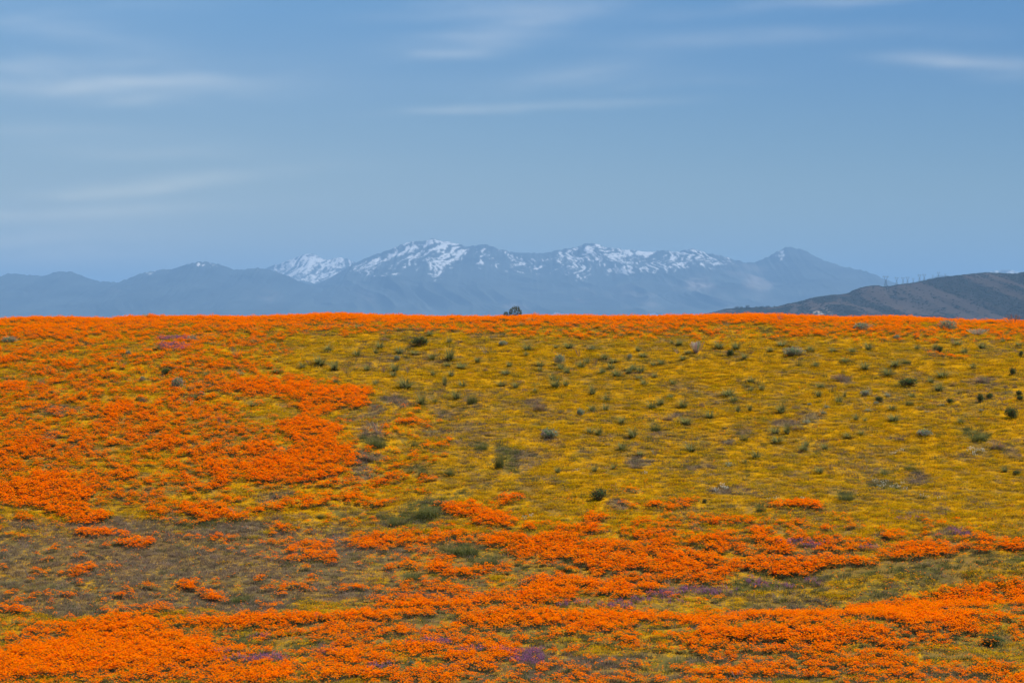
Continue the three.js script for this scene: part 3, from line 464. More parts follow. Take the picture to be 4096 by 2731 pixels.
{
  const r = rng(2024), inside = (x, d) => Math.abs(x) < d * 0.19 + 3.5;
  const sow = (step, list, pick) => { for (let d = 63; d < 151; d += step) for (let x = -36; x < 36; x += step) { const px = x + (r() - 0.5) * step * 1.5, pd = d + (r() - 0.5) * step * 1.5; if (!inside(px, pd)) continue; const s = pick(px, pd); if (s) list.push([px, pd, s, r(), r()]); } };
  sow(0.185, scatter.poppy, (x, d) => { const p = sample(fPoppy, x, d), n = sample(FINE, x, d) * 0.6 + sample(CLUMP, x, d) * 0.5; return p > 0.1 && p * 1.02 > (n - 0.55) * 1.35 + 0.40 + 0.8 * (r() - 0.25) ? 0.75 + 0.5 * p * r() + 0.15 : 0; });
  sow(0.24, scatter.sparse, (x, d) => { const p = sample(fPoppy, x, d), h = sample(fHalo, x, d); return r() < p * 0.7 + h * h * 0.55 * (0.4 + sample(CLUMP, x, d)) + 0.012 ? 0.8 + 0.4 * r() : 0; });
  sow(0.24, scatter.gold, (x, d) => { const g = sample(baseGold, x, d), p = sample(fPoppy, x, d); return r() < g * 1.1 * (1 - 0.6 * p) && g + 0.5 * (sample(FINE, x, d) - 0.5) > 0.3 ? 0.7 + 0.6 * r() : 0; });
  sow(0.155, scatter.dry, (x, d) => { const g = sample(fDry, x, d), c = sample(CLUMP, x, d); return r() < g * 0.85 * (0.5 + c) + 0.06 * smooth(505, 540, rowOf(x, d)) + 0.02 + 0.25 * smooth(0.5, 0.68, 1 - c) * (1 - sample(fPoppy, x, d)) ? 0.6 + 0.7 * r() : 0; });
  sow(0.26, scatter.green, (x, d) => { const g = sample(baseGreen, x, d); return r() < g * g * 0.85 + 0.5 * smooth(0.6, 0.85, g) + 0.015 + 0.18 * smooth(0.56, 0.7, vnoise(x / 0.5 + 3, d / 0.7 + 50)) * (0.3 + smooth(0.45, 0.65, vnoise(x / 4, d / 5))) ? 0.6 + 0.6 * r() : 0; });
  sow(0.17, scatter.purple, (x, d) => { const g = sample(fPurple, x, d); return g > 0.05 && r() < g * 1.3 ? 0.9 + 0.5 * r() : 0; });
  sow(0.17, scatter.white, (x, d) => { const g = sample(fWhite, x, d); return g > 0.05 && r() < g * 0.5 * sample(FINE, x, d) * 1.6 ? 0.8 + 0.4 * r() : 0; });
}
function plant(name, list, geos, label, category, color) {
  const root = new THREE.Group(), m = new THREE.Matrix4(), q = new THREE.Quaternion(), up = new THREE.Vector3(0, 1, 0), c = new THREE.Color();
  geos.forEach((g, gi) => {
    const mine = list.filter((_, i) => i % geos.length === gi), im = new THREE.InstancedMesh(g, LEAFY, mine.length);
    mine.forEach(([x, d, s, k, k2], i) => { m.compose(new THREE.Vector3(x, groundY(x, d) - 0.012, -d), q.setFromAxisAngle(up, k * 6.283), new THREE.Vector3(s, s * (0.85 + 0.3 * k2), s)); im.setMatrixAt(i, m); im.setColorAt(i, color(c, k, k2)); });
    im.name = name; im.userData.kind = 'stuff'; root.add(im);
  });
  return tag(add(root, name), label, category, null, 'stuff');
}
const isolated = [[103, 535, 20, 6, 'small orange poppy mound, upper of two on the brown grass at lower left'], [142, 546, 19, 5.5, 'small orange poppy mound, lower of two on the brown grass at lower left'], [75, 571.5, 15, 6, 'loose orange poppy mound near the pale bent twig at lower left'], [788, 511, 30, 6, 'long orange poppy mound alone on the yellow slope beside white flowers']];
const loose = [];
{
  const sets = isolated.map(([u, v, ru, rv, label]) => ({ p: spot(u, v), far: spot(u, v - rv), near: spot(u, v + rv), ru, label, list: [] }));
  for (const it of scatter.poppy) { const s = sets.find((q) => ((it[0] - q.p.x) / (q.ru / F * q.p.d)) ** 2 + ((it[1] - q.p.d) / ((q.far.d - q.near.d) / 2 * 1.2)) ** 2 < 1.2); (s ? s.list : loose).push(it); }
  const geos = [poppyClump(1, 21, 0.15, 0.19), poppyClump(2, 14, 0.14, 0.16), poppyClump(3, 25, 0.16, 0.21), poppyClump(4, 11, 0.14, 0.14), poppyClump(5, 18, 0.15, 0.18)], tone = (c, k, k2) => c.setRGB(0.94 + 0.1 * k, 0.86 + 0.3 * k2, 1);
  plant('poppies', loose, geos, 'dense orange poppies in drifts and patches over the hillside', 'poppies', tone);
  for (const s of sets) plant('poppy_mound', s.list, geos.slice(0, 2), s.label, 'poppies', tone);
  plant('scattered_poppies', scatter.sparse, [poppyClump(11, 3, 0.14, 0.17), poppyClump(12, 2, 0.16, 0.15), poppyClump(13, 1, 0.1, 0.14)], 'single orange poppies scattered thinly between the denser drifts', 'poppies', tone);
  plant('goldfields', scatter.gold, [goldCarpet(21), goldCarpet(22), goldCarpet(23)], 'low ochre yellow flower carpet over most of the slope', 'wildflowers', (c, k, k2) => c.setRGB(0.56 + 0.4 * k, 0.54 + 0.42 * (0.6 * k + 0.4 * k2), 1));
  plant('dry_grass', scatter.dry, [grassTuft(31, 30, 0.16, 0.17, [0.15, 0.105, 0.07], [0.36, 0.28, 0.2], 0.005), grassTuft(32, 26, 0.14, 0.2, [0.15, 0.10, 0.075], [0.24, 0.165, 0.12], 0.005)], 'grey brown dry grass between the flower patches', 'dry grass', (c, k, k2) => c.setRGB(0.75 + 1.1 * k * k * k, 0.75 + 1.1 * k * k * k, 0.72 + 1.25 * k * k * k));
  plant('green_grass', scatter.green, [grassTuft(41, 34, 0.15, 0.2, [0.08, 0.09, 0.025], [0.18, 0.185, 0.06]), grassTuft(42, 28, 0.14, 0.24, [0.075, 0.088, 0.028], [0.16, 0.172, 0.062])], 'green grass and leaves between the flower patches', 'grass', (c, k, k2) => c.setRGB(0.75 + 0.6 * k, 0.8 + 0.45 * k, 0.8 + 0.5 * k2));
  plant('purple_flowers', scatter.purple, [spikes(51, 9, 0.11, 0.17, [0.29, 0.115, 0.22], [0.1, 0.1, 0.05])], 'small purple flowers growing in thin drifts among the poppies', 'wildflowers', (c, k) => c.setRGB(0.8 + 0.5 * k, 0.8 + 0.5 * k, 0.8 + 0.5 * k));
  plant('white_flowers', scatter.white, [spikes(52, 6, 0.11, 0.16, [0.72, 0.68, 0.52], [0.1, 0.1, 0.05])], 'small cream white flowers in loose patches on the yellow slope', 'wildflowers', (c, k) => c.setRGB(0.85 + 0.3 * k, 0.85 + 0.3 * k, 0.85 + 0.3 * k));
  console.log(Object.entries(scatter).map(([k, v]) => k + ' ' + v.length).join(', '));
}
// ------------------------------------------------------------------ single plants on the slope
const twigMat = VC;
function dome(seed, n, leafSize, k, k2, flat = 0.1, squash = 1) { // a shrub of leaf clumps round twigs; unit width and height
  const b = new Build(), r = rng(seed), lumps = [];
  for (let i = 0; i < 9; i++) { const q = r() * 6.283, a = r(); lumps.push([Math.cos(q) * 0.28 * Math.sqrt(a), 0.30 + 0.32 * r() * (1 - 0.5 * a), Math.sin(q) * 0.28 * Math.sqrt(a), 0.17 + 0.14 * r()]); }
  for (let i = 0; i < n; i++) {
    const [lx, ly, lz, lr] = lumps[i % 9], q = r() * 6.283, c = 2 * r() - 1, s = Math.sqrt(1 - c * c), rad = lr * (0.55 + 0.6 * Math.sqrt(r()));
    const y = Math.max(flat * r(), ly + c * rad * 1.15 * squash);
    b.leaf(lx + Math.cos(q) * s * rad, y, lz + Math.sin(q) * s * rad, leafSize * (0.6 + 0.8 * r()), r, k.map((x, m) => mix(x, k2[m], r()) * (0.75 + 0.5 * r())));
  }
  return b.make();
}
function twigs(seed, n, w, k, k2, lean = 0.9) {
  const b = new Build(), r = rng(seed);
  for (let i = 0; i < n; i++) {
    const q = r() * 6.283, a = lean * Math.sqrt(r()), len = (0.7 + 0.35 * r()) / Math.max(0.75, Math.cos(a) + 0.2), col = k.map((x, m) => mix(x, k2[m], r()));
    const p0 = [Math.cos(q) * 0.06, 0, Math.sin(q) * 0.06], p1 = [Math.cos(q) * Math.sin(a) * len * 0.5, Math.cos(a) * len * 0.55, Math.sin(q) * Math.sin(a) * len * 0.5], q2 = q + (r() - 0.5) * 1.2, p2 = [p1[0] + Math.cos(q2) * Math.sin(a) * len * 0.28, p1[1] + Math.cos(a * 0.8) * len * 0.42, p1[2] + Math.sin(q2) * Math.sin(a) * len * 0.28], q3 = q - (r() - 0.5) * 1.6, p3 = [p1[0] + Math.cos(q3) * Math.sin(a) * len * 0.25, p1[1] + len * 0.3, p1[2] + Math.sin(q3) * Math.sin(a) * len * 0.25];
    b.stick(p0, p1, w, col); b.stick(p1, p2, w * 0.75, col); b.stick(p1, p3, w * 0.6, col);
  }
  return b.make();
}
function tuftGeo(seed, n, lean, w, base, tip) {             // arching blades; unit width and height
  const b = new Build(), r = rng(seed);
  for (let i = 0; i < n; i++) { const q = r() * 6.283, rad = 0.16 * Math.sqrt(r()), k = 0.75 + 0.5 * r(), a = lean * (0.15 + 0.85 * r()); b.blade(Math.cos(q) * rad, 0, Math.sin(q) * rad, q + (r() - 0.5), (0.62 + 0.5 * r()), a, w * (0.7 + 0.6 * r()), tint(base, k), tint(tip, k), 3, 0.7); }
  return b.make();
}
function moundGeo(seed, n, k, k2) {                         // low dome of tangled stems
  const b = new Build(), r = rng(seed);
  for (let i = 0; i < n; i++) { const q = r() * 6.283, rad = 0.46 * Math.sqrt(r()), top = 1 - (rad / 0.5) ** 2, x = Math.cos(q) * rad, z = Math.sin(q) * rad, c = k.map((y, m) => mix(y, k2[m], r()) * (0.7 + 0.6 * r())); b.blade(x, Math.max(0, top * 0.5 * r()), z, r() * 6.283, 0.25 + 0.3 * top * r() + 0.2, 0.3 + 0.8 * r(), 0.010, c, tint(c, 1.15), 2, 0.5); }
  return b.make();
}
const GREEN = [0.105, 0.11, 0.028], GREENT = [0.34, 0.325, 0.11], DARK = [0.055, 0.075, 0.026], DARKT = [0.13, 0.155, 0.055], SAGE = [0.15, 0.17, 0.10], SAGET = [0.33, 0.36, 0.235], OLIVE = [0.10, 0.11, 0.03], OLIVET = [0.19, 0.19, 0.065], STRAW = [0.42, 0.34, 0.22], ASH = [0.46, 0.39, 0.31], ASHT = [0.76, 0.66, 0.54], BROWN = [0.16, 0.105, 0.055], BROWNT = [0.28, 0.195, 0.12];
const kinds = {                                              // letter: [name, category, what it is called, [part name, variants], ...]
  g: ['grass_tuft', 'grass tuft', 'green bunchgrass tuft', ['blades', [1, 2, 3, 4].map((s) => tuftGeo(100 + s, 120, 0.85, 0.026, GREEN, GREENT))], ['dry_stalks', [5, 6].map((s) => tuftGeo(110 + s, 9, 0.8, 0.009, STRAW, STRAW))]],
  k: ['dark_shrub', 'shrub', 'dark green leafy bush', ['foliage', [1, 2, 3].map((s) => dome(120 + s, 1100, 0.12, DARK, DARKT))], ['twigs', [7].map((s) => twigs(130 + s, 10, 0.012, BROWN, BROWNT))]],
  s: ['sage_shrub', 'shrub', 'grey green sage clump', ['foliage', [1, 2, 3].map((s) => dome(140 + s, 1100, 0.11, SAGE, SAGET))], ['twigs', [8].map((s) => twigs(150 + s, 12, 0.012, ASH, ASHT))]],
  j: ['evergreen_shrub', 'shrub', 'round dark evergreen bush', ['foliage', [1, 2].map((s) => { const b = new Build(), r = rng(310 + s); for (let i = 0; i < 1500; i++) { const q = r() * 6.283, c = 2 * r() - 1, sn = Math.sqrt(1 - c * c), rad = (0.42 + 0.08 * r()) * (0.6 + 0.45 * Math.pow(r(), 0.4)) * (0.88 + 0.3 * vnoise(Math.cos(q) * sn * 4 + 9, c * 4 + Math.sin(q) * sn * 3)); b.leaf(Math.cos(q) * sn * rad, Math.max(0.02, 0.46 + c * rad), Math.sin(q) * sn * rad, 0.1, r, DARK.map((x, m) => 0.8 * mix(x, DARKT[m], r()))); } return b.make(); })], ['trunk', [1].map(() => { const g = new THREE.CylinderGeometry(0.04, 0.06, 0.4, 7).toNonIndexed(); g.translate(0, 0.2, 0); const c = []; for (let i = 0; i < g.attributes.position.count; i++) c.push(...BROWN); g.setAttribute('color', new THREE.Float32BufferAttribute(c, 3)); return g; })]],
  y: ['stalked_sage', 'shrub', 'grey sage clump with tall dry stalks', ['foliage', [1, 2].map((s) => { const x = dome(160 + s, 600, 0.11, SAGE, SAGET); x.scale(0.75, 0.42, 0.75); return x; })], ['dry_stalks', [1, 2, 3].map((s) => tuftGeo(170 + s, 16, 0.5, 0.008, STRAW, STRAW))]],
  d: ['dry_tuft', 'dry plant', 'pale dry twiggy tuft', ['dry_twigs', [1, 2, 3].map((s) => twigs(180 + s, 16, 0.013, [0.36, 0.27, 0.19], [0.50, 0.40, 0.30]))]],
  m: ['dead_mound', 'dead shrub', 'low brown mound of dead stems', ['stems', [1, 2, 3].map((s) => moundGeo(190 + s, 300, BROWN, BROWNT))]],
  w: ['twiggy_shrub', 'shrub', 'pale leafless twiggy bush', ['twigs', [1, 2].map((s) => twigs(200 + s, 70, 0.02, ASH, ASHT, 1.0))], ['old_leaves', [1].map((s) => dome(205 + s, 240, 0.05, tint(ASH, 0.7), ASHT))]],
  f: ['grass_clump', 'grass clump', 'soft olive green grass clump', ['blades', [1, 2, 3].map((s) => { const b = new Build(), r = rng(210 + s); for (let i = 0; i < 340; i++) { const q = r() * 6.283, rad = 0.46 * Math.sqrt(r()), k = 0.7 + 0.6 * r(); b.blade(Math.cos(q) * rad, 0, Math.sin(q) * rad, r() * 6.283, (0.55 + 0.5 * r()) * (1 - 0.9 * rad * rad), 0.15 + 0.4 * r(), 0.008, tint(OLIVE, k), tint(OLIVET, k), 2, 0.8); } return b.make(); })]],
};
// across, down, width, height and kind on tracing sheets over the slope; a label where the plant is a landmark
const sheets = [[0, 8.96, 8.96, 300, `1495 640 105 60 k dark green leafy bush uphill of the grey green twiggy shrub at upper left ~ dark bush at upper left|1590 745 110 90 s grey green twiggy shrub in the gap between poppy drifts at upper left ~ grey green shrub at upper left|1860 665 70 50 g|1725 795 50 50 g|1745 860 85 45 g|1805 830 50 35 s|1710 910 60 60 y|2120 475 90 90 d tall pale dry fan of stalks above the big upper left poppy drift ~ pale dry stalk fan, upper left|2150 630 60 80 y|1150 470 45 45 s|1405 425 70 40 g|1970 1085 50 80 d|1275 705 50 45 s|370 725 130 70 m dark grey brown mound among sparse poppies near the left edge ~ dark mound near the left edge|90 355 120 50 s|90 725 130 55 m|545 1010 110 70 m|2270 930 80 40 g|1320 113 80 36 g wispy green plant sticking up from the crest at the left ~ wispy plant on the left crest|2275 375 60 45 g|1720 345 90 60 s|1090 580 90 50 d|1280 880 90 60 m|215 960 100 50 m`],
  [256, 8.96, 8.96, 300, `650 430 95 55 g|705 590 95 70 g thick green tuft left of a pair of pale stalked tufts ~ thick tuft, upper left centre|570 545 120 70 g|480 555 80 40 d|415 585 70 50 g|905 475 80 50 g|1110 405 80 60 g|1470 370 200 75 k wide dark green clump just below the crest poppies, left of centre ~ wide dark clump below the crest|1560 298 70 44 g|1075 455 50 40 g|995 605 70 45 g|1245 605 90 60 g pale tipped tall tuft upslope of the wide bare bank ~ pale tipped tuft above the bare bank|1230 660 60 45 g|1150 620 70 55 d|1265 515 55 45 s|1285 450 90 50 g|1420 470 90 30 g|1580 505 60 50 g|1740 490 95 100 g tallest green tuft in the upper middle of the slope ~ tallest tuft of the upper middle|1985 535 60 50 g|1730 360 60 50 g|2205 385 80 40 s|2240 645 90 45 g|1840 590 110 45 g|1715 575 80 40 g|1075 735 65 45 g|1340 750 140 80 g|715 725 60 50 g|1480 895 80 100 g upright green tuft at the right end of the bare bank ~ tuft ending the bare bank|1940 870 150 110 f large bushy green clump right of the bare bank ~ bushy clump right of the bare bank|1850 750 90 50 g|1690 730 45 80 g|1600 900 60 40 g|1795 850 90 70 g|2055 610 70 50 m|820 630 80 60 d|1360 620 60 60 d|1080 1260 230 120 f big soft olive clump at the foot of the washed gully ~ olive clump in the gully|1420 1280 100 70 f|2020 1300 180 80 f|1500 1530 140 80 f|1730 1530 150 80 f|1100 1150 130 100 d pinkish dry brush directly above the big gully clump ~ pinkish dry brush over the gully|1010 1390 230 80 m|190 630 80 40 g|320 685 50 35 g|2060 450 90 60 d|2270 575 60 35 g|2200 745 80 40 g|1590 655 60 45 g|1750 655 60 50 g|1840 160 80 28 s small grey cushion bush in the crest poppies, left of the skyline bush ~ grey cushion bush on the crest|925 235 90 40 g|640 245 70 36 g|1150 340 130 50 m|1285 260 60 26 g|1935 205 70 40 m|2180 1420 130 170 f tall soft green drift of grass in the middle of the yellow slope ~ soft green drift at mid slope`],
  [512, 8.96, 8.96, 300, `135 420 85 55 g|130 480 45 35 g|395 415 50 30 g|510 405 100 45 g|600 470 70 60 d|425 535 85 80 s tall grey green clump left of the paired bright tufts ~ tall grey green clump, upper middle|440 595 80 50 g|490 630 70 50 g|250 615 50 35 g|255 570 80 35 g|365 690 70 55 g|390 745 95 75 g|485 745 55 50 g|35 760 65 50 g|205 805 50 40 g|720 425 80 40 g|1130 435 60 40 g|1485 455 55 40 d|1650 425 115 90 w round pale grey twiggy bush, the largest on the upper yellow slope ~ round pale twiggy bush|1580 465 70 28 g|1960 475 78 62 k compact dark round bush right of the pale twiggy bush ~ compact dark round bush|2140 455 80 45 d|2085 505 60 45 g|2010 410 90 60 g|1855 405 95 55 g|1530 515 65 40 g|1335 555 70 40 g|1265 570 60 35 g|1090 600 90 50 g|1050 630 60 45 g|1150 620 80 45 g|940 655 100 60 g|810 630 70 50 g|890 590 80 50 g|670 545 60 50 g|620 580 85 50 g|830 505 70 50 g dark spiky tuft standing apart in the upper middle ~ lone dark spiky tuft, upper middle|910 540 80 35 g|1055 505 40 40 s|1175 490 90 35 g|1280 670 50 40 g|1145 690 80 30 g|1185 740 80 45 g|1445 735 60 35 g|745 545 45 40 d|720 810 70 70 g|850 880 80 55 g|840 960 60 50 g|1330 905 85 60 g|1420 860 60 40 g|1250 940 90 60 g|615 1000 70 65 s small blue green rounded bush alone on bright yellow ground ~ small rounded bush on yellow ground|720 970 70 50 g|1400 1040 140 65 m triangular brown mound of dead stems in mid slope ~ triangular brown mound|985 1080 80 55 g|1560 1085 120 60 g|1290 1130 150 80 f|700 1165 80 45 g|775 1175 80 60 g|1080 1190 100 80 g|340 1190 160 80 s|1770 1025 85 55 g|2025 970 50 60 g|2130 965 50 60 g|1940 830 130 60 g broad green tuft pair left of the brown mound ~ broad tuft pair, right of middle|1990 885 80 50 g|1535 930 90 60 g|1700 925 80 60 m|1830 910 90 34 m|250 945 200 85 m broad brown dead patch with stems left of the blue green bush ~ broad brown dead patch|1040 940 90 50 m|2145 715 100 45 g|1500 380 80 45 g|1430 375 40 35 g|985 315 45 35 g|2240 785 60 45 g|2150 795 50 35 g|1605 1320 110 60 g bright green tuft leaning right beside a grey patch ~ leaning bright green tuft|1150 1370 90 40 g|1280 1360 100 60 d|985 1310 90 60 g|410 1520 60 50 g|915 1490 60 40 g|740 1510 60 50 g|2080 1225 120 60 f|2190 1385 90 60 g|2085 1445 40 40 g|1945 1470 80 30 g|1110 1480 190 50 m wide flat purple brown mound low on the yellow slope ~ wide flat purple brown mound|1940 1265 130 50 m|1870 1320 100 34 m|855 1280 90 44 m|1600 1500 100 50 m|1905 1125 45 45 y|1655 800 60 50 y|180 185 80 36 g|90 215 60 30 g|1440 120 60 20 d|490 215 60 26 g`],
  [768, 8.96, 8.96, 300, `840 240 145 65 s rounded silvery sagebrush in the crest poppies, left of the pair ~ left silvery sagebrush|1600 228 145 80 s taller silvery sagebrush in the crest poppies, right of the pair ~ right silvery sagebrush|1880 285 180 50 w flat grey dead shrub beside the right silvery sagebrush ~ flat grey dead shrub|2200 180 175 85 d pinkish leafless brush on the crest at the right edge ~ pinkish brush at the right edge|110 165 66 66 d bare white forked twig standing in the crest poppies ~ white forked twig on the crest|940 230 60 35 g|1725 215 40 35 g|380 435 80 40 g|125 390 100 40 g|585 445 90 35 g|755 450 70 45 g|900 415 80 60 g|20 440 60 35 g|240 460 170 66 s|1335 420 60 45 g|1540 440 65 55 k|1920 410 90 45 g|1760 450 70 50 g|1500 415 60 45 g|1660 362 60 50 d|1700 385 80 40 g|1160 330 60 36 s|2270 480 50 50 k|2250 395 70 35 g|2110 360 50 30 g|695 535 80 40 g|430 575 60 45 g|870 590 100 60 g|1140 570 110 50 g|1230 540 160 50 f|1075 645 95 65 g tall green tuft uphill of the wide dark bush ~ tall tuft above the wide bush|1265 735 180 70 k wide dark green leafy bush on the right yellow slope ~ wide dark bush at right|640 685 160 66 m rounded brown mound of dead stems left of the wide dark bush ~ rounded brown mound at right|1920 700 170 70 m large faded grey brown mound on the right slope ~ faded grey mound at right|2195 635 75 60 k small dark green bush near the right edge of the upper slope ~ small dark right edge bush|1560 665 120 50 g|1530 780 90 60 g|1460 720 60 50 g|1660 740 100 50 m|470 765 80 45 g|455 840 60 50 g|635 890 75 55 g|685 845 40 55 g|915 785 70 50 y|880 830 100 45 s|990 885 85 52 k dark blue green bush above its own grey cushion ~ bush with a grey cushion|1075 825 60 75 y|970 917 45 26 s|1290 850 65 40 g|1270 910 120 60 f|1635 900 80 45 k|1550 920 70 45 y|1900 875 80 70 k dark upright bush with a lower one to its right ~ upright dark bush at right|1990 855 80 45 k|2130 765 70 55 m|2245 830 75 45 k|2255 875 80 45 k|2185 1010 130 90 k spreading dark spiky bush by the right edge in mid slope ~ spreading spiky bush at right edge|1130 1055 120 55 g|1725 1080 65 45 g|370 930 45 22 s|525 930 55 80 y|495 985 70 60 y|345 1060 75 90 y clump with the tallest dry stalks above a bare grey mound ~ clump with the tallest stalks|270 1130 170 60 m bare grey brown mound with pale soil left of centre right ~ bare mound with pale soil|170 1155 70 80 g|65 1165 90 60 g|120 970 90 80 g|250 950 110 60 m|715 1210 85 45 g|765 1150 60 60 d|835 1185 60 40 g|85 1250 110 50 g|510 1310 80 50 g|690 1350 90 40 m|320 1320 90 60 g|345 1280 60 40 g|1110 960 90 45 g|1400 1185 130 60 s|1890 1215 220 90 f wide soft green drift uphill of the white flowers ~ green drift above the white flowers|2060 1290 210 80 m|460 1520 90 50 g|560 1490 70 50 d|850 1500 80 50 d|1270 1490 150 50 f|1040 1540 80 50 g|2120 1510 60 50 g|2230 1540 80 40 k|1180 1230 140 44 m|790 1050 60 50 g|870 1070 35 35 g|1910 985 45 25 s|1425 980 45 45 y|895 960 70 60 y|2210 760 60 44 m|1840 590 60 40 g`],
  [0, 4.207, 4.207, 310, `1950 1000 170 60 f long soft green clump in the lower middle poppies, upper of two ~ upper lower-middle green clump|2050 1050 120 50 f soft green clump in the lower middle poppies, lower of two ~ lower of the lower-middle clumps|1740 1115 90 36 f dark green grass clump left of a brighter green one, lower middle ~ darker lower-middle grass clump|1870 1132 90 30 f bright green grass clump right of a darker one, lower middle ~ brighter lower-middle grass clump|1010 1210 100 40 f soft green clump alone at the top edge of the lower left poppies ~ lone clump over lower left poppies|1660 885 80 44 f|1800 840 160 60 f broad green thicket where poppies meet the yellow slope ~ broad green thicket|1350 860 60 24 f|1000 845 60 40 d pale dry tuft standing between poppy drifts on the left ~ pale tuft between left drifts|1180 868 16 14 d|1730 1480 26 22 s|1480 1330 40 22 d|1730 1325 30 22 d`],
  [512, 4.207, 4.207, 310, `220 1078 96 36 f rounded olive grass clump surrounded by poppies in the lower middle ~ rounded olive clump among poppies|510 1110 80 36 f flat olive grass clump beside dry grass under the poppy belt ~ flat olive clump under the belt|2030 1388 130 34 k dark green leafy bush in the lower right poppies ~ dark lower right bush|370 775 82 44 k dark blue green sagebrush at the lower edge of the yellow slope ~ dark sagebrush at the slope foot|1050 828 60 36 f|1400 780 100 44 f|810 800 20 18 k|1510 1000 46 26 d pale dry tuft in the poppies above the green draw ~ pale tuft above the draw|1230 1450 30 20 f|1760 1455 90 24 f|530 1395 26 22 d|330 1500 50 44 d|950 1535 40 34 d|1740 1460 30 20 d`]];
const plants = [];
for (const [x0, kx, ky, y0, text] of sheets) for (const line of text.split('|')) {
  const [x, y, w, h, kind, ...label] = line.trim().split(' '), u = x0 + x / kx, v = y0 + y / ky, pw = w / kx, ph = h / ky;
  if (u < -4 || u > 1028) continue;
  plants.push({ u, v, pw, ph, kind, label: label.join(' ').split(' ~ ')[0], nick: label.join(' ').split(' ~ ')[1] });
}
const skyline = [{ u: 515.4, v: 313.6, pw: 13, ph: 9.6, kind: 'j', d: 149.2, label: 'round dark green bush standing alone on the skyline at the centre', nick: 'skyline bush' }, { u: 506, v: 314.2, pw: 5.5, ph: 6, kind: 'j', d: 149, label: 'small low bush touching the left side of the skyline bush', nick: 'small skyline bush' }];
plants.push(...skyline);
// a plant that is no landmark is told by its nearest landmark, on which side of it, and its turn on that side
const marks = plants.filter((p) => p.label), nth = ['nearest', 'second', 'third', 'fourth', 'fifth', 'sixth', 'seventh', 'eighth', 'ninth', 'tenth', 'eleventh', 'twelfth'], shelves = new Map();
for (const p of plants) if (!p.label) {
  let best = null, bd = 1e9;
  for (const m of marks) { const e = Math.hypot(p.u - m.u, (p.v - m.v) * 1.8); if (e < bd) { bd = e; best = m; } }
  const du = p.u - best.u, dv = (p.v - best.v) * 1.8, side = Math.abs(du) > Math.abs(dv) ? (du < 0 ? 'left of' : 'right of') : dv < 0 ? 'uphill of' : 'downhill of', key = p.kind + side + best.label;
  if (!shelves.has(key)) shelves.set(key, { side, best, kind: p.kind, list: [] });
  shelves.get(key).list.push([bd, p]);
}
for (const { side, best, kind, list } of shelves.values()) {
  list.sort((a, b) => a[0] - b[0]);
  list.forEach(([, p], i) => { p.label = `${kinds[kind][2]}${list.length > 1 ? ', ' + nth[i] : ''} ${side} the ${best.nick}`; });
}
{
  const r = rng(909), size = (g) => { g.computeBoundingBox(); const b = g.boundingBox; return [Math.max(b.max.x - b.min.x, b.max.z - b.min.z), b.max.y]; };
  for (const p of plants) {
    const [name, category, , ...parts] = kinds[p.kind], o = new THREE.Group();
    let at = p.d ? { x: ((p.u - CX) / F) * p.d, d: p.d, y: 0 } : spot(p.u, p.v + p.ph * 0.5);
    at.y = groundY(at.x, at.d) - 0.02;
    const w = (p.pw / F) * at.d, h = (p.ph / F) * at.d * (p.kind === 'g' ? 1.75 : 1.25);
    const ref = size(parts[0][1][0]), sx = (w / ref[0]) * (p.kind === 'g' ? 2.5 : p.d ? 1.15 : p.kind === 'k' ? 1.12 : 1.3), sy = h / (parts.length > 1 && p.kind === 'y' ? 1 : ref[1]);
    for (const [pn, variants] of parts) { if (pn === 'dry_stalks' && p.kind === 'g' && r() < 0.45) continue; const g = variants[Math.floor(r() * variants.length)], me = new THREE.Mesh(g, LEAFY); me.name = pn; if (pn === 'dry_stalks') me.userData.kind = 'stuff'; me.rotation.y = r() * 6.283; o.add(me); }
    o.position.set(at.x, at.y, -at.d); o.scale.set(sx, sy * (p.d ? 1.25 : 1), sx);
    tag(add(o, name), p.label, category, { g: 'bunchgrass tufts on the slope', j: 'evergreen bushes on the skyline', f: 'grass clumps on the slope', k: 'dark bushes on the slope', s: 'sage shrubs on the slope', y: 'stalked sage clumps on the slope', d: 'dry tufts on the slope', m: 'dead mounds on the slope', w: 'leafless shrubs on the slope' }[p.kind]);
  }
  // the pale bent twig at the lower left
  const p = spot(31, 579), b = new Build(), pts = [[0, 0, 0], [-0.07, 0.12, 0.02], [-0.15, 0.24, 0], [-0.21, 0.33, -0.02], [-0.23, 0.38, 0], [-0.19, 0.40, 0.01]];
  for (let i = 0; i < 5; i++) b.stick(pts[i], pts[i + 1], 0.012 - i * 0.001, [0.6, 0.52, 0.42]);
  const t = new THREE.Mesh(b.make(), VC); t.position.set(p.x, p.y, -p.d);
  tag(add(t, 'bent_twig'), 'thin pale bent twig standing in the brown grass at lower left', 'twig');
}
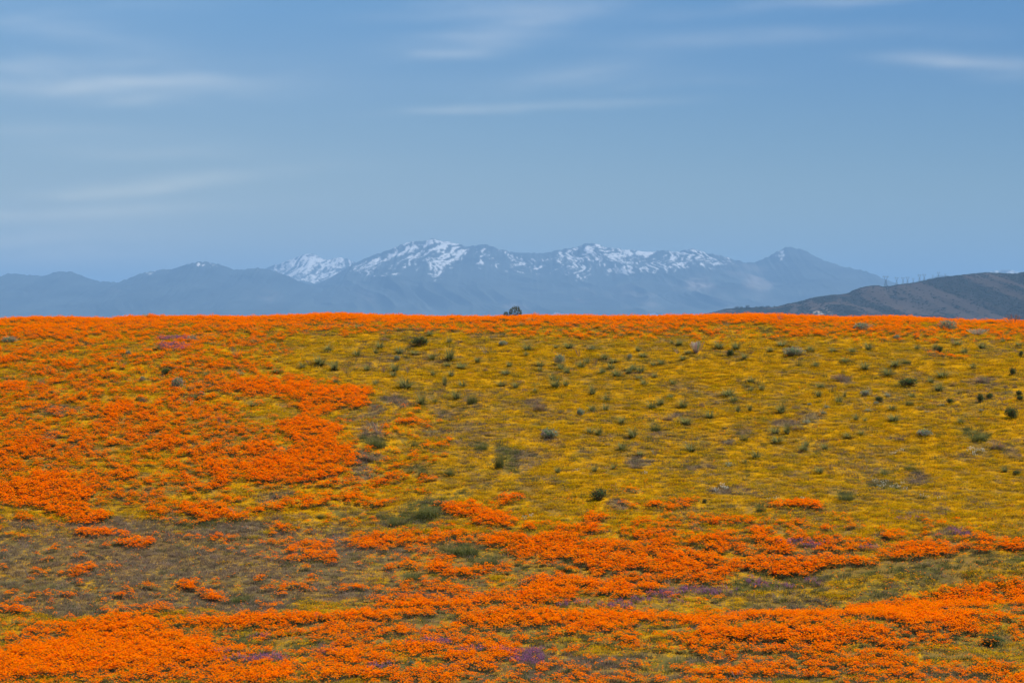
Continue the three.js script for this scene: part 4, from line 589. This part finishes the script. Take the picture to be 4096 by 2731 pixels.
// ------------------------------------------------------------------ pylons, the pole and the trees on the far hill
{
  const steel = mat({ color: new THREE.Color().setRGB(0.17, 0.18, 0.19), roughness: 0.7 });
  const bar = (list) => { const b = new Build(); for (const [a, c, w] of list) b.stick(a, c, w, [1, 1, 1]); const g = b.make(); g.deleteAttribute('color'); return g; };
  function pylon() {                                         // 50 m tall lattice tower with a forked head and a long cross arm
    const o = new THREE.Group(), W = 0.55, legs = [[1, 1], [1, -1], [-1, 1], [-1, -1]];
    const waist = 27, foot = 6.2, wx = 2.1;
    for (const [a, c] of legs) { const m = new THREE.Mesh(bar([[[a * foot, 0, c * foot], [a * wx, waist, c * wx], W]]), steel); m.name = 'leg'; o.add(m); }
    const br = [];
    for (let i = 0; i < 4; i++) { const y0 = (waist * i) / 4, y1 = (waist * (i + 1)) / 4, r0 = mix(foot, wx, i / 4), r1 = mix(foot, wx, (i + 1) / 4); for (const c of [1, -1]) { br.push([[-r0, y0, c * r0], [r1, y1, c * r1], 0.26], [[r0, y0, c * r0], [-r1, y1, c * r1], 0.26], [[c * r0, y0, -r0], [c * r1, y1, r1], 0.26], [[-r1, y1, c * r1], [r1, y1, c * r1], 0.26]); } }
    const m1 = new THREE.Mesh(bar(br), steel); m1.name = 'bracing'; o.add(m1);
    for (const s of [-1, 1]) { const m = new THREE.Mesh(bar([[[s * wx, waist, 1], [s * 8.5, 44, 1], W * 0.85], [[s * wx, waist, -1], [s * 8.5, 44, -1], W * 0.85], [[s * wx * 0.3, waist, 0], [s * 6.6, 44, 0], 0.36], [[s * 4.4, 33, 1], [s * 2.4, 34.5, 0], 0.26], [[s * 6.4, 38.5, 1], [s * 4.4, 39.5, 0], 0.26]]), steel); m.name = 'fork_arm'; o.add(m); }
    const m2 = new THREE.Mesh(bar([[[-15, 44, 0.9], [15, 44, 0.9], 0.5], [[-15, 44, -0.9], [15, 44, -0.9], 0.5], [[-10, 46, 0], [10, 46, 0], 0.42], [[-15, 44, 0], [-10, 46, 0], 0.36], [[15, 44, 0], [10, 46, 0], 0.36], [[-10, 46, 0], [-5, 44, 0], 0.26], [[-5, 44, 0], [0, 46, 0], 0.26], [[0, 46, 0], [5, 44, 0], 0.26], [[5, 44, 0], [10, 46, 0], 0.26]]), steel); m2.name = 'cross_arm'; o.add(m2);
    for (const s of [-1, 1]) { const m = new THREE.Mesh(bar([[[s * 8.5, 45.5, 0], [s * 9.5, 50, 0], 0.42], [[s * 11, 45.5, 0], [s * 9.5, 50, 0], 0.42]]), steel); m.name = 'earth_peak'; o.add(m); }
    for (const s of [-13.5, 0, 13.5]) { const m = new THREE.Mesh(bar([[[s, 44, 0], [s, 40, 0], 0.4]]), steel); m.name = 'insulator'; o.add(m); }
    return o;
  }
  const list = [[3543, 1100, 1146, 'largest pylon, standing in the dip at the left end of the line'], [3586.5, 1106, 1138, 'second pylon from the left, just right of the pole dip'], [3612, 1107, 1137, 'third pylon from the left on the dark hill'], [3630, 1105, 1136, 'faint pylon fourth from the left behind the hill line'], [3653, 1110, 1133, 'low pylon fifth from the left, only its head clear of the hill'], [3678, 1095, 1128, 'left pylon of the overlapping pair in the middle of the line'], [3697, 1094, 1125, 'right pylon of the overlapping pair in the middle of the line'], [3731.5, 1098, 1116, 'faint small pylon between the pair and the highest pylon'], [3753.6, 1086, 1114, 'highest standing pylon near the right end of the line'], [3781, 1092, 1110, 'last pylon at the right end of the line on the hill']];
  const first = pylon();
  list.forEach(([x, y0, y1, label], i) => {
    const o = i ? first.clone() : first, dist = [12300, 12650, 12700, 13600, 13300, 12800, 12900, 14200, 13000, 13300][i], base = far(x / 4, y1 / 4, dist), top = far(x / 4, y0 / 4, dist), k = (top.y - base.y) / 50;
    o.position.set(base.x, base.y, base.z); o.rotation.y = 0.25 + (i % 3) * 0.12; o.scale.setScalar(k);
    tag(add(o, 'transmission_tower'), label, 'pylon', 'lattice pylons along the dark hill at the right');
  });
  const u = 887.6, base = far(u, 1163 / 4, 12250), pole = new THREE.Group(), shaft = new THREE.Mesh(new THREE.CylinderGeometry(0.9, 1.2, 26, 8), steel), arm = new THREE.Mesh(new THREE.BoxGeometry(9, 0.9, 0.9), steel);
  shaft.name = 'shaft'; arm.name = 'cross_arm'; shaft.position.y = 13; arm.position.y = 22; pole.add(shaft, arm); pole.position.set(base.x, base.y, base.z);
  tag(add(pole, 'utility_pole'), 'thin single pole on the dark hill beside the largest pylon', 'pole');
  const bark = mat({ color: new THREE.Color().setRGB(0.09, 0.07, 0.05) });
  const trees = [[2948, 1233, 26, 13, 'low broad tree at the left end of the far tree row'], [2966, 1233, 20, 12, 'second tree of the far row, tucked against the low broad one'], [2991, 1233, 22, 17, 'tallest round tree of the far row on the hill toe'], [3026, 1231, 22, 10, 'flat topped tree right of the tallest round far tree'], [3048, 1230, 30, 11, 'wide tree in the right half of the far row'], [3072, 1229, 20, 12, 'tree with a small peak near the right end of the far row'], [3098, 1228, 7, 12, 'lone slim tree right of the far tree row'], [3198, 1208, 9, 6, 'tiny lone shrub like tree on the hill edge above the far row']];
  const crown = dome(301, 420, 0.13, [0.022, 0.03, 0.02], [0.04, 0.05, 0.032], 0.1), trunkGeo = new THREE.CylinderGeometry(0.03, 0.05, 0.5, 6); trunkGeo.translate(0, 0.2, 0);
  trees.forEach(([x, y, w, h, label]) => {
    const p = far(x / 4, hillLine(x / 4) + 1, HD - 60), o = new THREE.Group(), a = new THREE.Mesh(crown, VC), t = new THREE.Mesh(trunkGeo, bark), px = HD / F / 4;
    a.name = 'crown'; t.name = 'trunk'; a.rotation.y = x; o.add(a, t); o.position.set(p.x, p.y, p.z); o.scale.set(w * px * 1.05, h * px * 1.2, w * px);
    tag(add(o, 'far_tree'), label, 'tree', 'dark trees on the toe of the far hill');
  });
}
renderer.render(scene, camera);
